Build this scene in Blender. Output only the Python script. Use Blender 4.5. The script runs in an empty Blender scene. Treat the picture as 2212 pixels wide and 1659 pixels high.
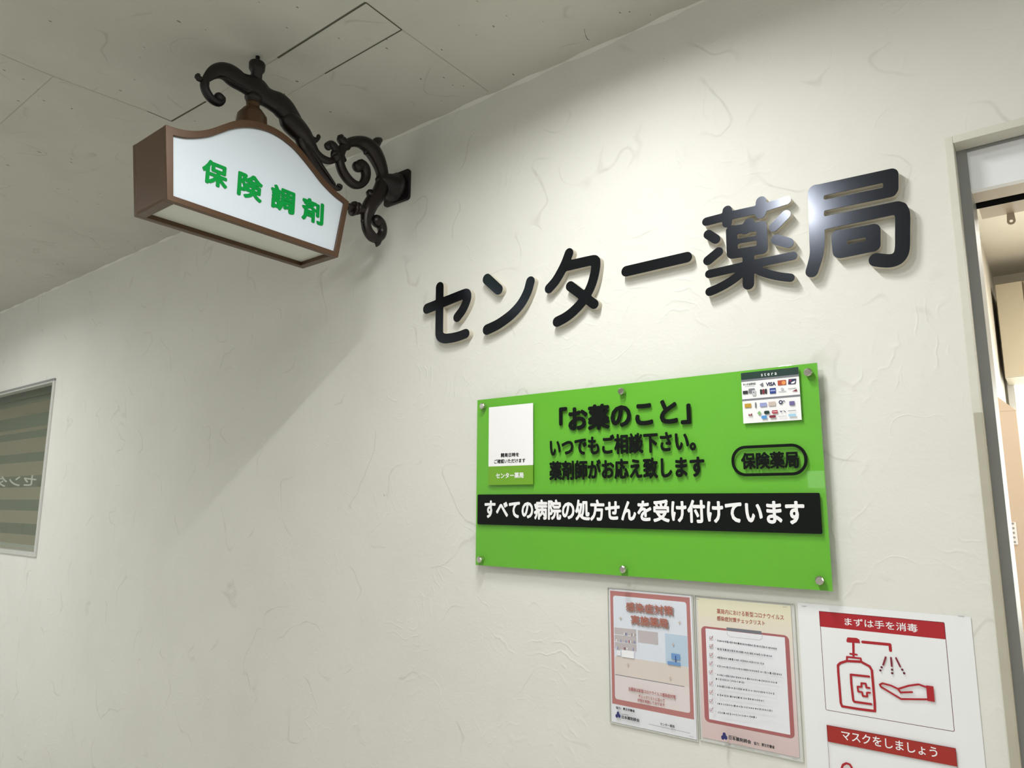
import bpy, bmesh, math, random
import numpy as np
from mathutils import Matrix, Vector
random.seed(7)
C = bpy.context.scene.collection
SC = bpy.context.scene
PI = math.pi

# ------------------------------------------------------------------ camera
# solved from the vanishing points of the wall (ceiling joint, sign edges, door frame)
CX, CY = 1106.0, 829.5
VPX = np.array([-905.0, 1078.0]); VPZ = np.array([1131.0, -8400.0])
FPX = math.sqrt(-((VPX[0]-CX)*(VPZ[0]-CX) + (VPX[1]-CY)*(VPZ[1]-CY)))
_X = -np.array([VPX[0]-CX, VPX[1]-CY, FPX]); _X /= np.linalg.norm(_X)
_Z = np.array([VPZ[0]-CX, VPZ[1]-CY, FPX]); _Z /= np.linalg.norm(_Z)
_Y = np.cross(_Z, _X)
ROT = np.array([_X, _Y, _Z])
CAM = np.array([0.0, -1.56, 1.5])
EYE = 1.5
cd = bpy.data.cameras.new('camera'); cam = bpy.data.objects.new('camera', cd); C.objects.link(cam)
cd.sensor_width = 36.0; cd.lens = 36.0*FPX/2212.0; cd.clip_start = 0.02
m3 = Matrix((tuple(ROT @ np.array([1., 0, 0])), tuple(ROT @ np.array([0, -1., 0])), tuple(ROT @ np.array([0, 0, -1.])))).transposed()
cam.matrix_world = Matrix.Translation(tuple(CAM)) @ m3.to_4x4()
SC.camera = cam

# ------------------------------------------------------------------ world, lamps, exposure
SC.view_settings.view_transform = 'Standard'; SC.view_settings.look = 'None'
SC.view_settings.gamma = 1.0; SC.view_settings.use_curve_mapping = False
SC.view_settings.exposure = -0.12
SC.cycles.max_bounces = 7; SC.cycles.diffuse_bounces = 4; SC.cycles.glossy_bounces = 3; SC.cycles.transparent_max_bounces = 10
SC.cycles.caustics_reflective = False; SC.cycles.caustics_refractive = False; SC.cycles.adaptive_threshold = 0.02
w = bpy.data.worlds.new('world'); SC.world = w; w.use_nodes = True
w.node_tree.nodes['Background'].inputs[0].default_value = (0.85, 0.9, 1.0, 1)
w.node_tree.nodes['Background'].inputs[1].default_value = 0.05
CEIL = EYE + 1.245

def area(name, loc, power, size, col=(1, 1, 1), shape='DISK', sy=None, rot=(0, 0, 0), spread=PI):
    l = bpy.data.lights.new(name, 'AREA'); l.energy = power; l.shape = shape; l.size = size
    if sy: l.size_y = sy
    l.color = col; l.spread = spread
    o = bpy.data.objects.new(name, l); o.location = loc; o.rotation_euler = rot; C.objects.link(o)
    return o
TUBES = [(-0.775, -0.72, 14.5), (-0.775, -1.46, 17.0), (-4.7, -1.30, 22.0), (2.5, -1.30, 14.0)]      # x, middle y, watts: short tubes across the corridor
for tx, ty, tw in TUBES:
    area('tube_light', (tx, ty, CEIL-0.016), tw, 0.05, (1.0, 0.995, 0.965), 'RECTANGLE', 0.36, spread=math.radians(164))
for fx, fw in ((-5.2, 46.0), (1.0, 25.0)):  # unseen fill lights, added to lift the wall's overall brightness
    area('fill_light', (fx, -2.9, CEIL-0.02), fw, 0.8, (0.97, 0.985, 1.0), 'RECTANGLE', 0.6)
area('shop_panel_light', (0.9, 1.5, CEIL-0.05), 66.0, 0.6, (1.0, 0.96, 0.88), 'RECTANGLE', 1.2)
area('side_room_light', (-5.4, 1.6, CEIL-0.05), 45.0, 0.5, (1.0, 0.93, 0.82), 'RECTANGLE', 1.0)

# ------------------------------------------------------------------ pixel rays onto real planes
def hit(p, axis, val):
    r = ROT @ np.array([p[0]-CX, p[1]-CY, FPX])
    t = (val-CAM[axis])/r[axis]
    return CAM + t*r
def on_wall(p, y=0.0): return hit(p, 1, y)
def zoomer(ox, oy, s): return lambda p: (ox+p[0]/s, oy+p[1]/s)
Z1 = zoomer(260, 100, 3.318); Z2 = zoomer(880, 330, 3.6867); Z3 = zoomer(1440, 330, 3.6867)
Z4 = zoomer(1000, 770, 3.3175); Z5 = zoomer(1400, 770, 3.1905); Z6 = zoomer(1290, 1240, 3.9596)
Z7 = zoomer(1690, 1280, 4.2375); ZA = zoomer(600, 260, 5.531); ZB = zoomer(400, 120, 7.373)
ZC = zoomer(1590, 780, 11.06); ZD = zoomer(1980, 240, 2.763); ZE = zoomer(2052, 760, 3.318); ZW = zoomer(0, 790, 3.769)

# ------------------------------------------------------------------ materials
def srgb(r, g, b):
    f = lambda c: (c/255/12.92) if c/255 <= 0.04045 else ((c/255+0.055)/1.055)**2.4
    return (f(r), f(g), f(b), 1)
MATS = {}
def mat(name, col, rough=0.6, metal=0.0, spec=0.5, emit=None, alpha=None, coat=0.0):
    m = bpy.data.materials.new(name); m.use_nodes = True; MATS[name] = m
    b = m.node_tree.nodes['Principled BSDF']
    b.inputs['Base Color'].default_value = col; b.inputs['Roughness'].default_value = rough
    b.inputs['Metallic'].default_value = metal; b.inputs['Specular IOR Level'].default_value = spec
    b.inputs['Coat Weight'].default_value = coat
    if emit: b.inputs['Emission Color'].default_value = col; b.inputs['Emission Strength'].default_value = emit
    return m
def nodes(m):
    nt = m.node_tree; N = lambda t, **k: _mk(nt, t, k)
    return nt, N, nt.links.new, nt.nodes['Principled BSDF']
def _mk(nt, t, k):
    n = nt.nodes.new(t)
    for a, v in k.items(): setattr(n, a, v)
    return n
def math_n(nt, op, a, b=None, clamp=False):
    n = nt.nodes.new('ShaderNodeMath'); n.operation = op; n.use_clamp = clamp
    for i, v in enumerate((a, b)):
        if v is None: continue
        if isinstance(v, (int, float)): n.inputs[i].default_value = v
        else: nt.links.new(v, n.inputs[i])
    return n.outputs[0]
def ramp(nt, fac, stops):
    r = nt.nodes.new('ShaderNodeValToRGB'); nt.links.new(fac, r.inputs[0])
    el = r.color_ramp.elements
    while len(el) < len(stops): el.new(0.5)
    for e, (p, c) in zip(el, stops): e.position = p; e.color = c if len(c) == 4 else (*c, 1)
    return r.outputs[0]
def noise(nt, vec, scale, detail=3, rough=0.5, dist=0.0):
    n = nt.nodes.new('ShaderNodeTexNoise'); n.inputs['Scale'].default_value = scale
    n.inputs['Detail'].default_value = detail; n.inputs['Roughness'].default_value = rough; n.inputs['Distortion'].default_value = dist
    nt.links.new(vec, n.inputs['Vector']); return n.outputs['Fac']

def plaster(name, base, dark, ridge=1.0, specks=0.5, stain=0.15, flat=(1, 1, 1)):
    """troweled plaster: sparse curved ridges, fine grain, a few dark pits"""
    m = mat(name, base, 0.85, spec=0.25); nt, N, L, b = nodes(m)
    tc = N('ShaderNodeTexCoord'); P = tc.outputs['Object']
    def ridges(scale, width, mask_scale, lo, hi, off):
        mp = N('ShaderNodeMapping'); mp.inputs['Location'].default_value = off; L(P, mp.inputs[0])
        n = noise(nt, mp.outputs[0], scale, 1.5, 0.4, 0.25)
        a = math_n(nt, 'ABSOLUTE', math_n(nt, 'SUBTRACT', n, 0.5))
        r = math_n(nt, 'SUBTRACT', 1.0, math_n(nt, 'DIVIDE', a, width), clamp=True)
        k = noise(nt, mp.outputs[0], mask_scale, 1, 0.5)
        k = math_n(nt, 'DIVIDE', math_n(nt, 'SUBTRACT', k, lo), hi-lo, clamp=True)
        return math_n(nt, 'MULTIPLY', r, k)
    r1 = ridges(5.0, 0.012, 6.0, 0.52, 0.62, (0, 0, 0)); r2 = ridges(9.0, 0.016, 9.0, 0.5, 0.62, (3.1, 1.7, 5.2))
    
    low = noise(nt, P, 7.0, 2, 0.55); fine = noise(nt, P, 160.0, 1, 0.6); mid = noise(nt, P, 34.0, 2, 0.6)
    h = math_n(nt, 'ADD', math_n(nt, 'MULTIPLY', math_n(nt, 'ADD', r1, r2), 0.30*ridge), math_n(nt, 'MULTIPLY', low, 0.85))
    h = math_n(nt, 'ADD', h, math_n(nt, 'MULTIPLY', fine, 0.09)); h = math_n(nt, 'ADD', h, math_n(nt, 'MULTIPLY', mid, 0.28))
    nd = N('ShaderNodeTexNoise'); nd.inputs['Scale'].default_value = 3.0; nd.inputs['Detail'].default_value = 3; L(P, nd.inputs['Vector'])
    wv = N('ShaderNodeMixRGB'); wv.blend_type = 'ADD'; wv.inputs[0].default_value = 0.16; L(P, wv.inputs[1]); L(nd.outputs['Color'], wv.inputs[2])
    vc = N('ShaderNodeTexVoronoi'); vc.inputs['Scale'].default_value = 2.6; L(wv.outputs[0], vc.inputs['Vector'])
    jit = noise(nt, P, 22.0, 1, 0.6)
    arc = math_n(nt, 'SINE', math_n(nt, 'ADD', math_n(nt, 'MULTIPLY', vc.outputs['Distance'], 95.0), math_n(nt, 'MULTIPLY', jit, 9.0)))
    arc = math_n(nt, 'POWER', math_n(nt, 'MAXIMUM', arc, 0.0), 4.0)
    patch = math_n(nt, 'DIVIDE', math_n(nt, 'SUBTRACT', noise(nt, P, 4.2, 1, 0.6), 0.50), 0.12, clamp=True)
    patch2 = math_n(nt, 'DIVIDE', math_n(nt, 'SUBTRACT', noise(nt, P, 14.0, 1, 0.6), 0.44), 0.15, clamp=True)
    arc = math_n(nt, 'MULTIPLY', math_n(nt, 'MULTIPLY', arc, patch), math_n(nt, 'MULTIPLY', patch2, 0.42*ridge))
    h = math_n(nt, 'ADD', h, arc)
    bp = N('ShaderNodeBump'); bp.inputs['Strength'].default_value = 0.42; bp.inputs['Distance'].default_value = 0.006
    L(h, bp.inputs['Height']); L(bp.outputs[0], b.inputs['Normal'])
    # pits: rare voronoi cells
    mp = N('ShaderNodeMapping'); mp.inputs['Scale'].default_value = flat; L(P, mp.inputs[0])
    dn = N('ShaderNodeTexNoise'); dn.inputs['Scale'].default_value = 45; L(mp.outputs[0], dn.inputs['Vector'])
    mx = N('ShaderNodeMixRGB'); mx.blend_type = 'ADD'; mx.inputs[0].default_value = 0.022; L(mp.outputs[0], mx.inputs[1]); L(dn.outputs['Color'], mx.inputs[2])
    v = N('ShaderNodeTexVoronoi'); v.inputs['Scale'].default_value = 17.0; L(mx.outputs[0], v.inputs['Vector'])
    pit = math_n(nt, 'LESS_THAN', v.outputs['Distance'], math_n(nt, 'MULTIPLY', noise(nt, P, 9.0, 1), 0.07+0.05*specks))
    sel = N('ShaderNodeSeparateColor'); L(v.outputs['Color'], sel.inputs[0])
    pit = math_n(nt, 'MULTIPLY', pit, math_n(nt, 'LESS_THAN', sel.outputs[0], 0.05+0.30*specks))
    st = math_n(nt, 'MULTIPLY', math_n(nt, 'SUBTRACT', noise(nt, P, 2.3, 5, 0.6), 0.45, clamp=True), stain*4)
    cr = math_n(nt, 'MULTIPLY', math_n(nt, 'MULTIPLY', r1, noise(nt, P, 30.0, 2)), 0.35)
    fac = math_n(nt, 'ADD', math_n(nt, 'MULTIPLY', pit, 0.75), math_n(nt, 'ADD', st, cr), clamp=True)
    mc = N('ShaderNodeMixRGB'); mc.inputs[1].default_value = base; mc.inputs[2].default_value = dark; L(fac, mc.inputs[0]); L(mc.outputs[0], b.inputs['Base Color'])
    return m
M_wall = plaster('wall_plaster', (0.74, 0.74, 0.70, 1), (0.24, 0.21, 0.16, 1), 0.62, 0.0, 0.06, (1, 0, 1))
M_ceil = plaster('ceiling_board', (0.60, 0.595, 0.54, 1), (0.10, 0.09, 0.06, 1), 0.02, 1.5, 0.10, (2.0, 1.1, 0))
M_seam = mat('board_seam', (0.10, 0.095, 0.07, 1), 0.9)
M_seamf = mat('filled_seam', (0.42, 0.41, 0.34, 1), 0.9)

def brushed(name, col, rough, metal, var, scale=30.0, bump=0.0, spec=0.5):
    m = mat(name, col, rough, metal, spec); nt, N, L, b = nodes(m)
    tc = N('ShaderNodeTexCoord'); n = noise(nt, tc.outputs['Object'], scale, 4, 0.6)
    mc = N('ShaderNodeMixRGB'); mc.inputs[1].default_value = tuple(c*(1-var) for c in col[:3])+(1,); mc.inputs[2].default_value = tuple(min(1, c*(1+var)) for c in col[:3])+(1,)
    L(n, mc.inputs[0]); L(mc.outputs[0], b.inputs['Base Color'])
    if bump:
        bp = N('ShaderNodeBump'); bp.inputs['Strength'].default_value = bump; bp.inputs['Distance'].default_value = 0.002
        L(n, bp.inputs['Height']); L(bp.outputs[0], b.inputs['Normal'])
    return m
M_bronze = brushed('bronze_paint', srgb(84, 60, 41), 0.34, 0.25, 0.12, 60)
M_iron = brushed('cast_iron', srgb(27, 19, 19), 0.34, 0.2, 0.25, 45, 0.35)
M_irond = brushed('cast_iron_dark', srgb(20, 16, 18), 0.45, 0.15, 0.25, 45, 0.35)
M_acryl = brushed('white_acrylic', (0.60, 0.665, 0.735, 1), 0.28, 0.0, 0.02, 8)
M_acrylb = brushed('white_acrylic_bottom', (0.66, 0.68, 0.62, 1), 0.35, 0.0, 0.03, 8)
M_greenink = brushed('green_film', srgb(0, 140, 58), 0.6, 0.0, 0.10, 40, 0.0, 0.15)
M_mirror = brushed('black_steel', (0.030, 0.034, 0.044, 1), 0.19, 0.9, 0.15, 12, 0.0, 0.9)
M_mirror.node_tree.nodes['Principled BSDF'].inputs['Coat Weight'].default_value = 0.15; M_mirror.node_tree.nodes['Principled BSDF'].inputs['Coat Roughness'].default_value = 0.12
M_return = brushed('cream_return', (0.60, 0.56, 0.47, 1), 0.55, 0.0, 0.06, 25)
M_green = brushed('green_backing', srgb(102, 184, 38), 0.6, 0.0, 0.015, 6)
M_black = brushed('black_vinyl', (0.008, 0.010, 0.009, 1), 0.5, 0.0, 0.1, 30, 0.0, 0.08)
M_white = brushed('white_vinyl', (0.88, 0.88, 0.90, 1), 0.45, 0.0, 0.01, 20)
M_chrome = brushed('chrome', (0.62, 0.60, 0.56, 1), 0.22, 1.0, 0.1, 80)
M_paper = brushed('white_paper', (0.83, 0.84, 0.87, 1), 0.55, 0.0, 0.015, 6)
M_cream = brushed('casing_cream', (0.66, 0.65, 0.58, 1), 0.6, 0.0, 0.06, 14, 0.3)
M_alu = brushed('grey_frame_metal', (0.30, 0.31, 0.31, 1), 0.38, 0.2, 0.06, 20)
M_transom = brushed('transom_panel', (0.80, 0.82, 0.86, 1), 0.5, 0.0, 0.02, 6)
M_beige = brushed('beige_trim', (0.52, 0.43, 0.33, 1), 0.5, 0.0, 0.06, 20)
M_void = mat('dark_slot', (0.006, 0.006, 0.006, 1), 0.9)
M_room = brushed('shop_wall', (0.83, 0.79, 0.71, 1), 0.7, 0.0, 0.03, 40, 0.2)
M_cab = brushed('beige_laminate', (0.50, 0.44, 0.33, 1), 0.5, 0.0, 0.04, 10)
M_cab2 = brushed('pinkish_laminate', (0.62, 0.50, 0.40, 1), 0.5, 0.0, 0.04, 10)
M_floor = brushed('vinyl_floor', (0.55, 0.53, 0.48, 1), 0.35, 0.0, 0.1, 6)
M_blind = brushed('blind_fabric', (0.20, 0.21, 0.16, 1), 0.8, 0.0, 0.06, 50)
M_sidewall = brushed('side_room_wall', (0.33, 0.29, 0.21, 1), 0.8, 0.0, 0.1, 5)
M_silver = brushed('aluminium_sill', (0.78, 0.79, 0.78, 1), 0.35, 0.6, 0.03, 20)
M_lit = mat('lit_diffuser', (1, 0.98, 0.94, 1), emit=6.0)
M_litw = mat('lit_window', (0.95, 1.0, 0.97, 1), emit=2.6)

def clear(name, tint=(1, 1, 1, 1), gloss=0.05, rough=0.03, ior=1.49):
    m = bpy.data.materials.new(name); m.use_nodes = True; nt = m.node_tree
    nt.nodes.clear(); o = nt.nodes.new('ShaderNodeOutputMaterial'); mx = nt.nodes.new('ShaderNodeMixShader')
    t = nt.nodes.new('ShaderNodeBsdfTransparent'); t.inputs[0].default_value = tint
    g = nt.nodes.new('ShaderNodeBsdfGlossy'); g.inputs['Roughness'].default_value = rough
    fr = nt.nodes.new('ShaderNodeFresnel'); fr.inputs[0].default_value = ior
    ge = nt.nodes.new('ShaderNodeNewGeometry')
    a = math_n(nt, 'MULTIPLY', math_n(nt, 'ADD', fr.outputs[0], gloss), math_n(nt, 'SUBTRACT', 1.0, ge.outputs['Backfacing']))
    nt.links.new(a, mx.inputs[0]); nt.links.new(t.outputs[0], mx.inputs[1]); nt.links.new(g.outputs[0], mx.inputs[2])
    nt.links.new(mx.outputs[0], o.inputs[0]); return m
M_clear = clear('clear_acrylic', (0.985, 1, 0.985, 1), 0.0, 0.02)
M_glass = clear('window_glass', (0.86, 0.90, 0.86, 1), 0.04, 0.02)
M_sleeve = clear('clear_sleeve', (0.99, 0.99, 1, 1), 0.0, 0.18, 1.25)
M_sheer = clear('sheer_fabric', (0.85, 0.85, 0.80, 1), 0.0, 0.9, 1.02)

# ------------------------------------------------------------------ object helpers
def root_loc(o):
    v = Vector((0, 0, 0))
    while o is not None: v += o.location; o = o.parent
    return v
def tag(o, label=None, cat=None, group=None, kind=None):
    if label: o['label'] = label
    if cat: o['category'] = cat
    if group: o['group'] = group
    if kind: o['kind'] = kind
    return o
def empty(name, loc, label, cat, group=None, parent=None):
    o = bpy.data.objects.new(name, None); o.location = loc; o.empty_display_size = 0.05
    C.objects.link(o); return tag(o, label, cat, group)
class MB:
    def __init__(s): s.v = []; s.f = []; s.m = []; s.mats = []; s.sm = []
    def mi(s, m):
        if m not in s.mats: s.mats.append(m)
        return s.mats.index(m)
    def add(s, vs, fs, m, smooth=False):
        n = len(s.v); s.v += [tuple(float(c) for c in v) for v in vs]; k = s.mi(m)
        for f in fs: s.f.append([i+n for i in f]); s.m.append(k); s.sm.append(smooth)
        return s
    def box(s, x0, x1, y0, y1, z0, z1, m):
        vs = [(x, y, z) for x in (x0, x1) for y in (y0, y1) for z in (z0, z1)]
        return s.add(vs, [(0, 1, 3, 2), (4, 6, 7, 5), (0, 4, 5, 1), (2, 3, 7, 6), (0, 2, 6, 4), (1, 5, 7, 3)], m)
    def flat(s, pts, m):                       # one polygon (3-D points)
        return s.add(pts, [list(range(len(pts)))], m)
    def slab(s, pts, y0, y1, m):               # polygon in x,z extruded along y (y0 front)
        n = len(pts); vs = [(p[0], y0, p[1]) for p in pts]+[(p[0], y1, p[1]) for p in pts]
        fs = [list(range(n)), list(range(2*n-1, n-1, -1))]+[(i, i+n, (i+1) % n+n, (i+1) % n) for i in range(n)]
        return s.add(vs, fs, m)
    def lathe(s, c, axis, prof, m, n=24, smooth=True):   # prof: (distance along axis, radius)
        vs = []; a = {'x': 0, 'y': 1, 'z': 2}[axis]; u, w = [i for i in range(3) if i != a]
        for d, r in prof:
            for k in range(n):
                p = [0, 0, 0]; p[a] = c[a]+d; p[u] = c[u]+r*math.cos(2*PI*k/n); p[w] = c[w]+r*math.sin(2*PI*k/n); vs.append(p)
        fs = []
        for j in range(len(prof)-1):
            for k in range(n): fs.append((j*n+k, j*n+(k+1) % n, (j+1)*n+(k+1) % n, (j+1)*n+k))
        fs += [list(range(n)), list(range(len(prof)*n-1, (len(prof)-1)*n-1, -1))]
        return s.add(vs, fs, m, smooth)
    def ball(s, c, r, m, sx=1.0, n=14):
        vs = []; fs = []
        R = n//2+1
        for j in range(R):
            t = PI*j/(R-1)
            for k in range(n):
                vs.append((c[0]+sx*r*math.sin(t)*math.cos(2*PI*k/n), c[1]+r*math.sin(t)*math.sin(2*PI*k/n), c[2]+r*math.cos(t)))
        for j in range(R-1):
            for k in range(n): fs.append((j*n+k, j*n+(k+1) % n, (j+1)*n+(k+1) % n, (j+1)*n+k))
        return s.add(vs, fs, m, True)
    def build(s, name, parent=None, bevel=0, kind=None, label=None, seg=2):
        me = bpy.data.meshes.new(name); off = root_loc(parent) if parent else Vector((0, 0, 0))
        me.from_pydata([(x-off.x, y-off.y, z-off.z) for x, y, z in s.v], [], s.f)
        for m in s.mats: me.materials.append(m)
        for p, k, sm in zip(me.polygons, s.m, s.sm): p.material_index = k; p.use_smooth = sm
        bm = bmesh.new(); bm.from_mesh(me)
        if kind != 'flat': bmesh.ops.recalc_face_normals(bm, faces=bm.faces)
        bm.to_mesh(me); bm.free()
        o = bpy.data.objects.new(name, me); C.objects.link(o)
        if parent is not None: o.parent = parent
        if bevel:
            b = o.modifiers.new('bevel', 'BEVEL'); b.width = bevel; b.segments = seg; b.limit_method = 'ANGLE'; b.angle_limit = math.radians(40)
        if kind and kind != 'flat': o['kind'] = kind
        if label: o['label'] = label
        return o

def catmull(pts, step):
    P = [np.array(p, float) for p in pts]
    P = [2*P[0]-P[1]]+P+[2*P[-1]-P[-2]]; out = []
    for i in range(1, len(P)-2):
        d = np.linalg.norm(P[i+1][:2]-P[i][:2]); n = max(2, int(d/step))
        for k in range(n):
            t = k/n; a, b, c, e = P[i-1], P[i], P[i+1], P[i+2]
            q = 0.5*((2*b)+(-a+c)*t+(2*a-5*b+4*c-e)*t*t+(-a+3*b-3*c+e)*t**3); out.append(q)
    out.append(P[-2]); return out
def tube_x(mb, x, pts, m, squash=1.0, n=14, step=0.005):
    """tube in the plane x = const through (y, z, r) points"""
    P = catmull(pts, step); k = len(P); vs = []; fs = []
    Q = []
    for i in range(k):
        a = P[max(0, i-1)]; b = P[min(k-1, i+1)]; t = (b-a)[:2]; t = t/(np.linalg.norm(t)+1e-9); Q.append(t)
    rings = []
    r0 = max(P[0][2], 1e-4); r1 = max(P[-1][2], 1e-4)
    for f in (0.98, 0.8, 0.45): rings.append((P[0][:2]-Q[0]*r0*f, r0*math.sqrt(1-f*f), Q[0]))
    for i in range(k): rings.append((P[i][:2], max(P[i][2], 1e-4), Q[i]))
    for f in (0.45, 0.8, 0.98): rings.append((P[-1][:2]+Q[-1]*r1*f, r1*math.sqrt(1-f*f), Q[-1]))
    for c, r, t in rings:
        nv = np.array([-t[1], t[0]])
        for j in range(n):
            a = 2*PI*j/n; vs.append((x+math.sin(a)*r*squash, c[0]+nv[0]*math.cos(a)*r, c[1]+nv[1]*math.cos(a)*r))
    for i in range(len(rings)-1):
        for j in range(n): fs.append((i*n+j, i*n+(j+1) % n, (i+1)*n+(j+1) % n, (i+1)*n+j))
    fs += [list(range(n)), list(range(len(rings)*n-1, (len(rings)-1)*n-1, -1))]
    mb.add(vs, fs, m, True)

# ---- text: the characters become mesh, fitted to a rectangle
def text_mesh(s, bold=0.0, extrude=0.0, res=3):
    c = bpy.data.curves.new('glyphs', 'FONT'); c.body = s; c.offset = bold; c.extrude = extrude; c.resolution_u = res
    o = bpy.data.objects.new('glyphs', c); C.objects.link(o)
    bpy.context.view_layer.update()
    me = o.evaluated_get(bpy.context.evaluated_depsgraph_get()).to_mesh()
    v = np.array([tuple(p.co) for p in me.vertices]); f = [list(p.vertices) for p in me.polygons]
    o.to_mesh_clear(); bpy.data.objects.remove(o); bpy.data.curves.remove(c)
    return v, f
def put_text(mb, s, u0, u1, z0, z1, place, m, bold=0.0, thick=0.0):
    """place(u, z, d) -> 3-D point; d = depth towards the viewer; thick = metres of relief"""
    v0, f = text_mesh(s, 0.0, 0.5 if thick else 0.0)
    a, b = v0.min(0), v0.max(0); a = a-np.array([bold, bold, 0]); b = b+np.array([bold, bold, 0])
    for k in range(9 if bold else 1):          # a heavier weight: the same outline struck round a small circle
        v = v0+(np.array([bold*math.cos(k*PI/4), bold*math.sin(k*PI/4), 0]) if k < 8 and bold else 0.0)
        put_glyphs(mb, v, f, a, b, u0, u1, z0, z1, place, m, thick, k*1.6e-5)
def put_glyphs(mb, v, f, a, b, u0, u1, z0, z1, place, m, thick, lift):
    vs = [place(u0+(p[0]-a[0])/(b[0]-a[0])*(u1-u0), z0+(p[1]-a[1])/(b[1]-a[1])*(z1-z0), lift+((p[2]+0.5)*thick if thick else 0.0)) for p in v]
    mb.add(vs, f, m)

# ---- outlines from strokes: union of round strokes, contoured, extruded along -y
def stroke_shape(strokes, cell=0.002):
    pts = [p for s in strokes for p in s]
    mx = max(p[2] for p in pts)+3*cell
    x0 = min(p[0] for p in pts)-mx; x1 = max(p[0] for p in pts)+mx; z0 = min(p[1] for p in pts)-mx; z1 = max(p[1] for p in pts)+mx
    nx = int((x1-x0)/cell)+1; nz = int((z1-z0)/cell)+1
    gx, gz = np.meshgrid(x0+cell*np.arange(nx), z0+cell*np.arange(nz), indexing='ij')
    D = np.full(gx.shape, 9.0)
    for s in strokes:
        for a, b in zip(s[:-1], s[1:]):
            dx, dz = b[0]-a[0], b[1]-a[1]; L = dx*dx+dz*dz+1e-12
            t = np.clip(((gx-a[0])*dx+(gz-a[1])*dz)/L, 0, 1)
            D = np.minimum(D, np.hypot(gx-a[0]-t*dx, gz-a[1]-t*dz)-(a[2]+t*(b[2]-a[2])))
    # marching squares
    seg = {}
    def ip(i, j, k, l):
        a, b = D[i, j], D[k, l]; t = a/(a-b)
        return (x0+cell*(i+(k-i)*t), z0+cell*(j+(l-j)*t))
    for i in range(nx-1):
        for j in range(nz-1):
            c = [D[i, j] < 0, D[i+1, j] < 0, D[i+1, j+1] < 0, D[i, j+1] < 0]; n = sum(c)
            if n in (0, 4): continue
            cn = [(i, j), (i+1, j), (i+1, j+1), (i, j+1)]
            ed = []
            for q in range(4):
                if c[q] != c[(q+1) % 4]: ed.append((q, cn[q], cn[(q+1) % 4], c[q]))
            # walk: from an edge where we leave inside to the next where we enter
            outs = [e for e in ed if e[3]]; ins = [e for e in ed if not e[3]]
            for e in outs:
                g = min(ins, key=lambda h: (h[0]-e[0]) % 4) if n != 2 or len(outs) == 1 else min(ins, key=lambda h: (h[0]-e[0]) % 4)
                ke = tuple(sorted((e[1], e[2]))); kg = tuple(sorted((g[1], g[2])))
                seg[ke] = (kg, ip(*e[1], *e[2]))
    loops = []; used = set()
    for k in list(seg):
        if k in used: continue
        loop = []; q = k
        while q in seg and q not in used:
            used.add(q); loop.append(seg[q][1]); q = seg[q][0]
        if len(loop) > 6: loops.append(loop)
    out = []
    for l in loops:
        A = np.array(l)
        for _ in range(2): A = 0.25*np.roll(A, 1, 0)+0.5*A+0.25*np.roll(A, -1, 0)
        out.append(A)
    return out
def loops_mesh(loops, depth):
    c = bpy.data.curves.new('outline', 'CURVE'); c.dimensions = '2D'; c.fill_mode = 'BOTH'; c.extrude = depth/2
    for A in loops:
        sp = c.splines.new('POLY'); sp.points.add(len(A)-1); sp.use_cyclic_u = True
        for p, a in zip(sp.points, A): p.co = (a[0], a[1], 0, 1)
    o = bpy.data.objects.new('outline', c); C.objects.link(o); bpy.context.view_layer.update()
    me = o.evaluated_get(bpy.context.evaluated_depsgraph_get()).to_mesh()
    v = [tuple(p.co) for p in me.vertices]; f = [list(p.vertices) for p in me.polygons]
    o.to_mesh_clear(); bpy.data.objects.remove(o); bpy.data.curves.remove(c)
    return v, f

# ================================================================== SETTING
# walls
WT = 0.16
WX0, WX1 = -7.5, 3.2
win_x1 = on_wall((121, 819))[0]; win_x0 = win_x1-1.75
win_z1 = on_wall((121, 817))[2]; win_z0 = on_wall((83, 1204))[2]
DX0 = on_wall(ZD((212, 160)))[0]; DX1 = DX0+1.35
DZ1 = on_wall(ZD((218, 198)))[2]
HX0 = DX0-0.010; HX1 = DX1+0.010; HZ1 = DZ1+0.010
mb = MB()
for a in [(WX0, win_x0, 0, CEIL), (win_x0, win_x1, 0, win_z0), (win_x0, win_x1, win_z1, CEIL), (win_x1, HX0, 0, CEIL), (HX0, HX1, HZ1, CEIL), (HX1, WX1, 0, CEIL)]:
    mb.box(a[0], a[1], 0, WT, a[2], a[3], M_wall)
mb.build('wall_back', kind='structure')
# slightly uneven plaster bead where the wall meets the ceiling
mb = MB(); n = 260; vs = []; fs = []
for i in range(n+1):
    x = WX0+(0.6-WX0)*i/n; j = 0.0035*math.sin(i*0.9)+random.uniform(-0.002, 0.002)+0.0055
    vs += [(x, 0.0, CEIL-j), (x, -j*0.7, CEIL-j*0.35), (x, -j, CEIL)]
for i in range(n):
    for k in range(2): fs.append((i*3+k, (i+1)*3+k, (i+1)*3+k+1, i*3+k+1))
mb.add(vs, fs, M_wall, True); mb.build('trim_1', kind='structure')
MB().box(WX0, WX1, -3.4, 3.3, -0.1, 0.0, M_floor).build('floor', kind='structure')
mb = MB(); mb.box(WX0, WX1, -3.4, WT, CEIL, CEIL+0.1, M_ceil)
def seam(x0, y0, x1, y1, w, m):
    z = CEIL-0.0004
    if abs(x1-x0) > abs(y1-y0): mb.flat([(x0, y0-w/2, z), (x1, y1-w/2, z), (x1, y1+w/2, z), (x0, y0+w/2, z)], m)
    else: mb.flat([(x0-w/2, y0, z), (x0+w/2, y0, z), (x1+w/2, y1, z), (x1-w/2, y1, z)], m)
cz = lambda p: hit(p, 2, CEIL)
a = cz((790, 5)); b_ = cz((370, 262)); c_ = cz((600, 125)); e_ = cz((445, 219))
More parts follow.
